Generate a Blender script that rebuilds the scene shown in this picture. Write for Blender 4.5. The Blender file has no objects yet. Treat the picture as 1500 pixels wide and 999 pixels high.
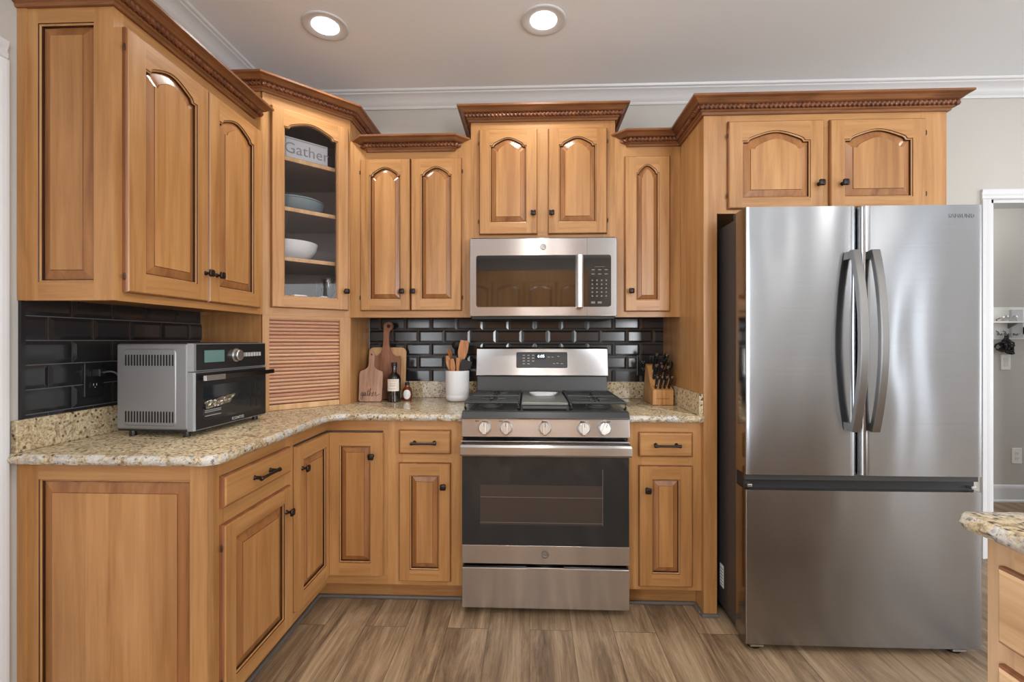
import bpy, bmesh, math, random
from mathutils import Vector, Matrix
random.seed(7)
S = bpy.context.scene
COL = S.collection
PI = math.pi

# ------------------------------------------------------------------ camera
F_PX, TAN_YAW, V0, CAM_H, CAM_D = 679.14, .0384, 498.65, 1.252, 2.7765
cam_d = bpy.data.cameras.new('camera'); cam = bpy.data.objects.new('camera', cam_d); COL.objects.link(cam)
cam.location = (0, -CAM_D, CAM_H); cam.rotation_euler = (PI/2, 0, math.atan(TAN_YAW))
cam_d.sensor_width = 36; cam_d.lens = F_PX/1500*36; cam_d.shift_y = (V0-499.5)/1500
cam_d.clip_start = .02
S.camera = cam
# ------------------------------------------------------------------ view + world
S.view_settings.view_transform = 'Standard'; S.view_settings.look = 'None'
S.view_settings.gamma = 1; S.view_settings.use_curve_mapping = False
S.view_settings.exposure = -0.10
w = bpy.data.worlds.new('sky'); S.world = w; w.use_nodes = True
bg = w.node_tree.nodes['Background']; bg.inputs[0].default_value = (.86, .93, 1, 1); bg.inputs[1].default_value = 1.6

ROOM_X0, ROOM_X1, ROOM_Y0, CEIL = -1.575, 5.4, -6.4, 2.73

def area(name, loc, rot, sx, sy, power, color=(1, 1, 1), spread=PI):
    l = bpy.data.lights.new(name, 'AREA'); l.shape = 'RECTANGLE'; l.size = sx; l.size_y = sy
    l.energy = power; l.color = color; l.spread = spread
    o = bpy.data.objects.new(name, l); COL.objects.link(o); o.location = loc; o.rotation_euler = rot
    return o
# fill lamps added in unseen window openings and in the hall
FILL_TINT = (.93, .965, 1)
area('fill_rear', (2.45, ROOM_Y0+.02, 1.4), (PI/2, 0, 0), 1.15, 2.0, 165, FILL_TINT)
area('fill_left', (ROOM_X0+.02, -4.2, 1.4), (PI/2, 0, -PI/2), 2.0, 1.8, 100, FILL_TINT)
area('fill_right', (ROOM_X1-.02, -2.8, 1.35), (PI/2, 0, PI/2), 2.8, 2.0, 78, FILL_TINT)
area('fill_right_rear', (ROOM_X1-.02, -5.75, 1.3), (PI/2, 0, PI/2), .7, 2.1, 16, FILL_TINT)  # added for a bright band on the fridge steel
area('fill_hall', (4.9, .5, 1.5), (PI/2, 0, PI/2), .7, 1.6, 3.5, (1, .99, .97))

# ------------------------------------------------------------------ materials
def srgb(r, g, b):
    f = lambda c: ((c/255)/12.92 if c/255 <= .04045 else (((c/255)+.055)/1.055)**2.4)
    return (f(r), f(g), f(b), 1)
def mat(name, col, rough=.5, metal=0, spec=.5, **k):
    m = bpy.data.materials.new(name); m.use_nodes = True
    b = m.node_tree.nodes['Principled BSDF']
    b.inputs['Base Color'].default_value = col; b.inputs['Roughness'].default_value = rough
    b.inputs['Metallic'].default_value = metal; b.inputs['Specular IOR Level'].default_value = spec
    for n, v in k.items():
        b.inputs[n.replace('_', ' ')].default_value = v
    return m
class N:
    """little helper for node trees"""
    def __init__(s, m): s.m = m; s.t = m.node_tree; s.n = s.t.nodes; s.l = s.t.links; s.b = s.n['Principled BSDF']
    def add(s, typ, **k):
        x = s.n.new(typ)
        for a, v in k.items():
            if a.startswith('i_'):
                key = a[2:]; key = int(key) if key.isdigit() else key.replace('_', ' ')
                x.inputs[key].default_value = v
            else: setattr(x, a, v)
        return x
    def link(s, a, b): s.l.new(a, b)
    def coords(s, scale, rot=(0, 0, 0), loc=(0, 0, 0)):
        c = s.add('ShaderNodeTexCoord'); mp = s.add('ShaderNodeMapping')
        mp.inputs['Scale'].default_value = scale; mp.inputs['Rotation'].default_value = rot; mp.inputs['Location'].default_value = loc
        s.link(c.outputs['Object'], mp.inputs[0]); return mp.outputs[0]
    def noise(s, vec, scale=1, detail=4, rough=.55, dist=0):
        x = s.add('ShaderNodeTexNoise'); x.inputs['Scale'].default_value = scale; x.inputs['Detail'].default_value = detail
        x.inputs['Roughness'].default_value = rough; x.inputs['Distortion'].default_value = dist
        s.link(vec, x.inputs['Vector']); return x.outputs['Fac']
    def ramp(s, fac, stops, interp='LINEAR'):
        x = s.add('ShaderNodeValToRGB'); x.color_ramp.interpolation = interp
        e = x.color_ramp.elements
        e[0].position, e[0].color = stops[0]; e[1].position, e[1].color = stops[-1]
        for p, c in stops[1:-1]:
            q = e.new(p); q.color = c
        s.link(fac, x.inputs[0]); return x.outputs[0]
    def mix(s, a, b, fac, typ='MIX'):
        x = s.add('ShaderNodeMix', data_type='RGBA', blend_type=typ)
        for sock, v in ((x.inputs[6], a), (x.inputs[7], b), (x.inputs[0], fac)):
            if hasattr(v, 'links'): s.link(v, sock)
            else: sock.default_value = v
        return x.outputs[2]
    def bump(s, h, strength=.2, dist=.001):
        x = s.add('ShaderNodeBump'); x.inputs['Strength'].default_value = strength; x.inputs['Distance'].default_value = dist
        s.link(h, x.inputs['Height']); s.link(x.outputs[0], s.b.inputs['Normal'])
    def math(s, op, a, b=None):
        x = s.add('ShaderNodeMath', operation=op)
        for i, v in enumerate((a, b)):
            if v is None: continue
            if hasattr(v, 'links'): s.link(v, x.inputs[i])
            else: x.inputs[i].default_value = v
        return x.outputs[0]

def wood(name, light, mid, dark, scale, rough=.34, staves=False, spec=.45):
    m = mat(name, mid, rough, spec=spec); q = N(m)
    v = q.coords(scale)
    n1 = q.noise(v, 1, 5, .6, .6); n2 = q.noise(q.coords(tuple(s*3.2 for s in scale)), 1, 3, .6)
    big = q.noise(q.coords((2.2, 2.2, 1.6), loc=(3, 1, 7)), 1, 2)
    c = q.ramp(n1, [(.3, dark), (.5, mid), (.72, light)])
    c = q.mix(c, q.ramp(n2, [(.38, (.82, .79, .75, 1)), (.62, (1.05, 1.05, 1.04, 1))]), .38, 'MULTIPLY')
    c = q.mix(c, q.ramp(big, [(.35, (.90, .87, .84, 1)), (.65, (1.06, 1.06, 1.07, 1))]), .8, 'MULTIPLY')
    oi = q.add('ShaderNodeObjectInfo')
    c = q.mix(c, q.ramp(oi.outputs['Random'], [(0, (.93, .91, .89, 1)), (1, (1.04, 1.04, 1.04, 1))]), 1, 'MULTIPLY')
    if staves:
        tc = q.add('ShaderNodeTexCoord'); sp = q.add('ShaderNodeSeparateXYZ'); q.link(tc.outputs['Object'], sp.inputs[0])
        a = q.math('FLOOR', q.math('MULTIPLY', q.math('ADD', sp.outputs[0], q.math('ADD', sp.outputs[1], oi.outputs['Random'])), 9.5))
        wn = q.add('ShaderNodeTexWhiteNoise', noise_dimensions='1D'); q.link(a, wn.inputs['W'])
        c = q.mix(c, q.ramp(wn.outputs['Value'], [(0, (.90, .87, .85, 1)), (1, (1.06, 1.05, 1.05, 1))]), .9, 'MULTIPLY')
    q.link(c, q.b.inputs['Base Color'])
    q.bump(n2, .06, .0006)
    return m
W_L, W_M, W_D = srgb(190, 145, 95), srgb(178, 131, 81), srgb(159, 112, 65)
M = {}
M['wood_v'] = wood('maple_vertical_grain', W_L, W_M, W_D, (26, 26, 1.6))
M['wood_h'] = wood('maple_horizontal_grain', W_L, W_M, W_D, (1.6, 1.6, 26))
M['wood_p'] = wood('maple_glued_panel', W_L, W_M, W_D, (22, 22, 1.3), staves=True)
M['bevel'] = wood('glaze_toned_bevel', srgb(170, 121, 76), srgb(154, 105, 62), srgb(128, 82, 46), (22, 22, 1.6), rough=.28)
M['glaze'] = wood('umber_glazed_edge', srgb(156, 104, 66), srgb(134, 86, 54), srgb(104, 64, 40), (24, 24, 2))
M['groove'] = wood('dark_glaze_in_groove', srgb(84, 50, 28), srgb(66, 38, 22), srgb(48, 28, 18), (24, 24, 2))
M['crown'] = wood('stained_crown_wood', srgb(150, 102, 65), srgb(126, 83, 52), srgb(98, 62, 40), (3, 3, 30), rough=.3)
M['rope'] = wood('dark_rope_wood', srgb(140, 88, 56), srgb(112, 66, 42), srgb(80, 46, 30), (20, 20, 20), rough=.35)
M['tambour'] = None
M['inside'] = mat('dark_cabinet_interior', srgb(146, 118, 108), .6)
M['isl_v'] = wood('lit_maple_vertical', srgb(222, 190, 154), srgb(210, 176, 140), srgb(192, 158, 122), (26, 26, 1.6))  # island maple, lightened to carry the light falling on it
M['isl_h'] = wood('lit_maple_horizontal', srgb(226, 192, 152), srgb(214, 178, 138), srgb(196, 158, 118), (1.6, 1.6, 26))
def tambour():
    m = mat('reddish_tambour_slats', srgb(180, 120, 88), .35); q = N(m)
    tc = q.add('ShaderNodeTexCoord'); sp = q.add('ShaderNodeSeparateXYZ'); q.link(tc.outputs['Object'], sp.inputs[0])
    a = q.math('FLOOR', q.math('MULTIPLY', sp.outputs[2], 1/.0178))
    wn = q.add('ShaderNodeTexWhiteNoise', noise_dimensions='1D'); q.link(a, wn.inputs['W'])
    c = q.ramp(wn.outputs['Value'], [(0, srgb(186, 134, 106)), (.5, srgb(198, 150, 120)), (1, srgb(212, 170, 132))])
    n = q.noise(q.coords((3, 3, 70)), 1, 4)
    c = q.mix(c, q.ramp(n, [(.35, (.8, .76, .74, 1)), (.65, (1.08, 1.06, 1.05, 1))]), .8, 'MULTIPLY')
    q.link(c, q.b.inputs['Base Color']); return m
M['tambour'] = tambour()
def granite(name='speckled_tan_granite'):
    m = mat(name, srgb(200, 182, 145), .13, spec=.5); q = N(m)
    v = q.coords((1, 1, 1))
    big = q.noise(v, 30, 5, .65, .8)
    c = q.ramp(big, [(.30, srgb(126, 106, 82)), (.42, srgb(172, 152, 120)), (.52, srgb(204, 190, 160)), (.60, srgb(184, 164, 128)), (.72, srgb(168, 168, 164))])
    v2 = q.noise(v, 130, 3, .7)
    c = q.mix(c, q.ramp(v2, [(.36, (.42, .36, .30, 1)), (.50, (1.0, .98, .95, 1)), (.66, (1.1, 1.1, 1.1, 1))]), .8, 'MULTIPLY')
    vo = q.add('ShaderNodeTexVoronoi', feature='F1'); vo.inputs['Scale'].default_value = 62; vo.inputs['Randomness'].default_value = 1
    q.link(v, vo.inputs['Vector'])
    spots = q.ramp(vo.outputs['Distance'], [(.22, (1, 1, 1, 1)), (.38, (0, 0, 0, 1))])
    sel = q.ramp(q.noise(v, 30, 3, .6), [(.45, (0, 0, 0, 1)), (.53, (1, 1, 1, 1))])
    f = q.math('MULTIPLY', spots, sel)
    c = q.mix(c, srgb(54, 40, 34), q.math('MULTIPLY', f, .93))
    vo2 = q.add('ShaderNodeTexVoronoi', feature='F1'); vo2.inputs['Scale'].default_value = 34
    q.link(v, vo2.inputs['Vector'])
    f2 = q.ramp(vo2.outputs['Distance'], [(.10, (1, 1, 1, 1)), (.24, (0, 0, 0, 1))])
    sel2 = q.ramp(q.noise(q.coords((1, 1, 1), loc=(5, 5, 5)), 12, 2), [(.5, (0, 0, 0, 1)), (.6, (1, 1, 1, 1))])
    c = q.mix(c, srgb(112, 72, 48), q.math('MULTIPLY', q.math('MULTIPLY', f2, sel2), .8))
    q.link(c, q.b.inputs['Base Color']); q.bump(v2, .03, .001)
    return m
M['granite'] = granite()
def granite_edge():
    m = granite('rough_cut_granite_edge'); q = N(m); q.b.inputs['Roughness'].default_value = .42
    n = q.noise(q.coords((1, 1, 1)), 60, 4, .6); q.bump(n, .5, .006)
    src = q.b.inputs['Base Color'].links[0].from_socket
    pale = q.ramp(q.noise(q.coords((1, 1, 1), loc=(2, 2, 2)), 22, 3, .6), [(.42, (0, 0, 0, 1)), (.56, (1, 1, 1, 1))])
    c = q.mix(src, srgb(206, 208, 210), q.math('MULTIPLY', pale, .6))
    dk = q.ramp(q.noise(q.coords((1, 1, 1), loc=(9, 2, 4)), 75, 4, .7), [(.56, (0, 0, 0, 1)), (.63, (1, 1, 1, 1))])
    c = q.mix(c, srgb(70, 58, 50), q.math('MULTIPLY', dk, .75)); q.link(c, q.b.inputs['Base Color'])
    return m
M['granite_edge'] = granite_edge()
def steel(name, col, rough=.26, aniso=.85, waves=.0, rot=.25):
    m = mat(name, col, rough, metal=1); q = N(m)
    t = q.add('ShaderNodeTangent', direction_type='RADIAL', axis='Z'); q.link(t.outputs[0], q.b.inputs['Tangent'])
    q.b.inputs['Anisotropic'].default_value = aniso; q.b.inputs['Anisotropic Rotation'].default_value = rot
    n = q.noise(q.coords((2, 2, 700)), 1, 2, .6)
    c = q.mix(col, q.ramp(n, [(.35, (.9, .9, .9, 1)), (.65, (1.04, 1.04, 1.04, 1))]), .5, 'MULTIPLY')
    q.link(c, q.b.inputs['Base Color'])
    if waves:
        b = q.noise(q.coords((3.2, 3.2, 1.3)), 1, 1, .4, .4)
        q.bump(b, waves, .01)
    return m
M['steel'] = steel('brushed_stainless', srgb(190, 188, 188), .25, .95)
M['steel_fridge'] = steel('fridge_brushed_stainless', srgb(160, 162, 166), .22, .94, waves=.8)
M['steel_side'] = mat('polished_door_side', srgb(150, 146, 142), .12, metal=1)
M['handle_steel'] = mat('satin_handle_steel', srgb(128, 126, 124), .32, metal=1)
M['case'] = mat('dark_grey_fridge_case', srgb(74, 70, 68), .38, metal=.4)
M['black'] = mat('black_enamel', srgb(30, 30, 31), .25)
M['black_matte'] = mat('matte_black_plastic', srgb(24, 24, 25), .5)
M['cooktop'] = mat('charcoal_enamel', srgb(58, 60, 60), .3)
M['riser'] = mat('dark_grey_riser', srgb(62, 64, 66), .35)
M['iron'] = mat('cast_iron_grate', srgb(56, 58, 58), .42)
M['griddle'] = mat('grey_griddle', srgb(112, 114, 108), .35, metal=.3)
M['glass_black'] = mat('black_oven_glass', srgb(34, 37, 40), .06, spec=.6)
M['mw_glass'] = mat('dark_mirror_glass', srgb(24, 20, 18), .04, spec=1.0, Coat_Weight=.6)
M['window_in'] = mat('oven_inner_window', srgb(62, 54, 50), .15)
M['bronze'] = mat('dark_bronze', srgb(48, 40, 38), .32, metal=.7)
M['wall'] = mat('warm_grey_paint', srgb(186, 183, 177), .75)
M['hallwall'] = mat('hall_grey_paint', srgb(186, 183, 178), .75)
M['ceil'] = mat('ceiling_paint', srgb(236, 241, 246), .85)
M['trim'] = mat('white_trim_paint', srgb(210, 211, 213), .35)
M['white'] = mat('white_plastic', srgb(232, 232, 230), .35)
M['ceramic'] = mat('white_ceramic', srgb(232, 233, 235), .18)
M['tile'] = mat('black_glazed_tile', srgb(36, 36, 38), .16, spec=.6)
M['grout'] = mat('dark_grout', srgb(98, 98, 100), .8)
M['toekick'] = mat('grey_quarter_round', srgb(104, 100, 96), .5)
M['oven_side'] = mat('painted_grey_steel', srgb(142, 143, 145), .38, metal=.5)
M['vent'] = mat('vent_slot_black', srgb(16, 16, 17), .7)
M['lcd'] = mat('teal_lcd', srgb(96, 128, 126), .2)
M['silver'] = mat('silver_metal', srgb(205, 205, 203), .3, metal=1)
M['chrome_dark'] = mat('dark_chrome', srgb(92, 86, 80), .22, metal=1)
M['foil'] = mat('crinkled_foil', srgb(170, 168, 156), .3, metal=1)
M['walnut'] = wood('walnut_board', srgb(164, 116, 88), srgb(140, 94, 68), srgb(104, 66, 46), (30, 30, 2), rough=.5)
M['acacia'] = wood('pinkish_acacia_board', srgb(196, 160, 138), srgb(176, 138, 116), srgb(146, 110, 90), (34, 34, 2), rough=.55)
M['pale'] = wood('pale_board', srgb(228, 190, 144), srgb(214, 172, 124), srgb(196, 150, 104), (20, 20, 2), rough=.5)
M['spoon'] = wood('utensil_wood', srgb(204, 150, 100), srgb(184, 126, 78), srgb(150, 98, 58), (40, 40, 4), rough=.5)
M['block'] = wood('knife_block_wood', srgb(214, 166, 108), srgb(196, 144, 88), srgb(164, 112, 62), (60, 20, 3), rough=.4)
M['bottle'] = mat('dark_bottle_glass', srgb(30, 26, 20), .06, spec=.8)
M['label'] = mat('cream_paper_label', srgb(226, 216, 206), .6)
M['ink'] = mat('black_ink', srgb(40, 34, 32), .6)
M['jar'] = mat('amber_glass', srgb(120, 52, 22), .08, spec=.7)
M['blue'] = mat('blue_grey_stoneware', srgb(124, 138, 146), .2)
M['glassware'] = mat('clear_glass', (1, 1, 1, 1), .05, Transmission_Weight=1.0, IOR=1.45)
M['pane'] = mat('cabinet_pane', (1, 1, 1, 1), .02, Transmission_Weight=1.0, IOR=1.3, spec=.5)
M['greywood'] = mat('whitewashed_sign', srgb(196, 196, 202), .7)
M['slate'] = mat('grey_lettering', srgb(140, 140, 148), .7)
M['yellow'] = mat('yellow_tag', srgb(226, 206, 40), .5)
M['cord'] = mat('grey_cord', srgb(74, 76, 78), .4)
M['red'] = mat('red_rivet', srgb(150, 30, 40), .4)
M['chip'] = mat('touch_legend', srgb(176, 178, 176), .5)
M['legend_dim'] = mat('dim_legend', srgb(120, 110, 104), .5)
M['logo_grey'] = mat('etched_logo', srgb(134, 135, 137), .4, metal=.8)
def emis(name, col, st):
    m = mat(name, col); b = m.node_tree.nodes['Principled BSDF']
    b.inputs['Emission Color'].default_value = col; b.inputs['Emission Strength'].default_value = st; return m
M['lamp'] = emis('lamp_lens', (1, .97, .92, 1), 9)
M['digits'] = emis('clock_digits', (.8, .95, 1, 1), 2.2)
def floor_mat():
    m = mat('wood_plank_floor', srgb(160, 134, 112), .38, spec=.35); q = N(m)
    v = q.coords((1, 1, 1), rot=(0, 0, PI/2))
    br = q.add('ShaderNodeTexBrick'); br.offset = .37; br.offset_frequency = 2
    for k_, x in (('Scale', 1), ('Mortar Size', .0012), ('Mortar Smooth', .1), ('Bias', 0), ('Brick Width', 1.22), ('Row Height', .18)): br.inputs[k_].default_value = x
    br.inputs['Color1'].default_value = (0, 0, 0, 1); br.inputs['Color2'].default_value = (1, 1, 1, 1); br.inputs['Mortar'].default_value = (.5, .5, .5, 1)
    q.link(v, br.inputs['Vector'])
    bs = q.add('ShaderNodeSeparateColor'); q.link(br.outputs['Color'], bs.inputs[0])
    shift = q.add('ShaderNodeCombineXYZ'); q.link(q.math('MULTIPLY', bs.outputs[0], 7.3), shift.inputs[0]); q.link(q.math('MULTIPLY', bs.outputs[0], 3.1), shift.inputs[1])
    def gv(sc):
        ad = q.add('ShaderNodeVectorMath', operation='ADD'); q.link(q.coords(sc), ad.inputs[0]); q.link(shift.outputs[0], ad.inputs[1]); return ad.outputs[0]
    grain = q.noise(gv((9, 1.0, 1)), 1, 8, .72, .9)
    mid = q.noise(gv((48, 2.2, 1)), 1, 5, .7, .4)
    fine = q.noise(gv((170, 5, 1)), 1, 3, .7)
    c = q.ramp(grain, [(.32, srgb(92, 73, 57)), (.44, srgb(130, 108, 85)), (.54, srgb(160, 136, 108)), (.68, srgb(186, 163, 133))])
    c = q.mix(c, q.ramp(mid, [(.32, (.66, .62, .59, 1)), (.55, (1.04, 1.04, 1.04, 1))]), .7, 'MULTIPLY')
    c = q.mix(c, q.ramp(fine, [(.3, (.66, .63, .60, 1)), (.56, (1.05, 1.05, 1.05, 1))]), .6, 'MULTIPLY')
    c = q.mix(c, q.ramp(bs.outputs[0], [(0, (.80, .78, .76, 1)), (1, (1.10, 1.10, 1.09, 1))]), .9, 'MULTIPLY')
    c = q.mix(c, srgb(70, 56, 46), q.math('MULTIPLY', br.outputs['Fac'], .8))
    q.link(c, q.b.inputs['Base Color']); q.bump(fine, .12, .001); return m
M['floor'] = floor_mat()
def ceiling_tex():
    m = M['ceil']; q = N(m); q.bump(q.noise(q.coords((1, 1, 1)), 180, 3, .6), .12, .002)
ceiling_tex()

# ------------------------------------------------------------------ mesh helpers
def TR(x, y, z, a=0): return Matrix.Translation((x, y, z)) @ Matrix.Rotation(a, 4, 'Z')
class MB:
    def __init__(s, xf=None): s.v = []; s.f = []; s.m = []; s.xf = xf or Matrix.Identity(4); s.mats = []
    def mi(s, name):
        if name not in s.mats: s.mats.append(name)
        return s.mats.index(name)
    def pts(s, ps):
        i = len(s.v); s.v += [s.xf @ Vector(p) for p in ps]; return list(range(i, i+len(ps)))
    def face(s, idx, m): s.f.append(tuple(idx)); s.m.append(s.mi(m))
    def poly(s, ps, m): s.face(s.pts(ps), m)
    def box(s, x0, x1, y0, y1, z0, z1, m):
        i = s.pts([(x0, y0, z0), (x1, y0, z0), (x1, y1, z0), (x0, y1, z0), (x0, y0, z1), (x1, y0, z1), (x1, y1, z1), (x0, y1, z1)])
        for q in ((3, 2, 1, 0), (4, 5, 6, 7), (0, 1, 5, 4), (1, 2, 6, 5), (2, 3, 7, 6), (3, 0, 4, 7)): s.face([i[k] for k in q], m)
    def bridge(s, a, b, m, closed=True):
        n = len(a)
        for k in range(n if closed else n-1):
            j = (k+1) % n; s.face((a[k], a[j], b[j], b[k]), m)
    def prism(s, out, z0, z1, m, axis='z', side=None):
        """outline extruded along an axis; out are 2-D points"""
        def mk(p, t): return {'z': (p[0], p[1], t), 'y': (p[0], t, p[1]), 'x': (t, p[0], p[1])}[axis]
        a = s.pts([mk(p, z0) for p in out]); b = s.pts([mk(p, z1) for p in out])
        s.face(a[::-1], m); s.face(b, m); s.bridge(a, b, side or m)
    def lathe(s, prof, cx, cy, m, n=24, mats=None, cap=True, xf=None):
        """prof: (radius, z)"""
        rings = []
        for r, z in prof:
            ps = [(cx+r*math.cos(2*PI*k/n), cy+r*math.sin(2*PI*k/n), z) for k in range(n)]
            if xf: ps = [xf @ Vector(p) for p in ps]
            rings.append(s.pts(ps))
        for k in range(len(rings)-1): s.bridge(rings[k], rings[k+1], mats[k] if mats else m)
        if cap: s.face(rings[0][::-1], m); s.face(rings[-1], mats[-1] if mats else m)
    def tube(s, path, r, m, n=8, radii=None, flat=1.0, up=None):
        P = [Vector(p) for p in path]; rings = []
        for i, p in enumerate(P):
            d = (P[min(i+1, len(P)-1)]-P[max(i-1, 0)]).normalized()
            u = Vector(up) if up else (Vector((0, 0, 1)) if abs(d.z) < .9 else Vector((0, 1, 0)))
            a = d.cross(u).normalized(); b = a.cross(d).normalized()
            rr = radii[i] if radii else r
            rings.append(s.pts([p+a*rr*math.cos(2*PI*k/n)+b*rr*flat*math.sin(2*PI*k/n) for k in range(n)]))
        for k in range(len(rings)-1): s.bridge(rings[k], rings[k+1], m)
        s.face(rings[0][::-1], m); s.face(rings[-1], m)
    def build(s, name, parent=None, smooth=False, bev=0, seg=2, world=True, ang=35):
        me = bpy.data.meshes.new(name)
        off = ORG.get(parent, Vector((0, 0, 0))) if (parent and world) else Vector((0, 0, 0))
        me.from_pydata([tuple(p-off) for p in s.v], [], s.f)
        for n in s.mats: me.materials.append(M[n])
        me.polygons.foreach_set('material_index', s.m)
        bm = bmesh.new(); bm.from_mesh(me)
        bmesh.ops.remove_doubles(bm, verts=bm.verts, dist=1e-6)
        bmesh.ops.recalc_face_normals(bm, faces=bm.faces); bm.to_mesh(me); bm.free()
        if smooth:
            me.polygons.foreach_set('use_smooth', [True]*len(me.polygons)); me.set_sharp_from_angle(angle=math.radians(ang))
        me.update()
        o = bpy.data.objects.new(name, me); COL.objects.link(o)
        if parent: o.parent = parent; ORG[o] = ORG.get(parent, Vector((0, 0, 0)))
        if bev:
            md = o.modifiers.new('bevel', 'BEVEL'); md.width = bev; md.segments = seg; md.limit_method = 'ANGLE'; md.angle_limit = math.radians(40)
            md.harden_normals = False
        return o
ORG = {}
def thing(name, label, cat, loc=(0, 0, 0), group=None, rz=0):
    o = bpy.data.objects.new(name, None); COL.objects.link(o); o.location = loc; o.rotation_euler = (0, 0, rz)
    o.empty_display_size = .05
    ORG[o] = Vector(loc) if rz == 0 else Vector((0, 0, 0))
    return tag(o, label, cat, group)
def tag(o, label, cat, group=None):
    o['label'] = label; o['category'] = cat
    if group: o['group'] = group
    return o
def recenter(o):
    """put the origin of a single-mesh thing at the middle of its base"""
    me = o.data; n = len(me.vertices)
    xs = [v.co.x for v in me.vertices]; ys = [v.co.y for v in me.vertices]; zs = [v.co.z for v in me.vertices]
    c = Vector(((min(xs)+max(xs))/2, (min(ys)+max(ys))/2, min(zs)))
    me.transform(Matrix.Translation(-c)); o.location = o.matrix_basis @ c if o.matrix_basis != Matrix.Identity(4) else c
    return o
def struct(mb, name, **k):
    o = mb.build(name, **k); o['kind'] = 'structure'; return o
def text(s, size, m, parent, mtx, name='lettering', extrude=.0004, align='CENTER', shear=0, space=1):
    cu = bpy.data.curves.new(name, 'FONT'); cu.body = s; cu.size = size; cu.extrude = extrude; cu.align_x = align; cu.align_y = 'CENTER'
    cu.shear = shear; cu.space_character = space; cu.resolution_u = 3
    t = bpy.data.objects.new('t', cu); COL.objects.link(t)
    bpy.context.view_layer.update()
    me = bpy.data.meshes.new_from_object(t.evaluated_get(bpy.context.evaluated_depsgraph_get()))
    bpy.data.objects.remove(t); bpy.data.curves.remove(cu)
    me.name = name; me.materials.clear(); me.materials.append(M[m])
    off = ORG.get(parent, Vector((0, 0, 0)))
    me.transform(Matrix.Translation(-off) @ mtx)
    o = bpy.data.objects.new(name, me); COL.objects.link(o); o.parent = parent; ORG[o] = off
    return o
STAND = Matrix.Rotation(PI/2, 4, 'X')      # text lying in XY -> standing, facing -Y

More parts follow.
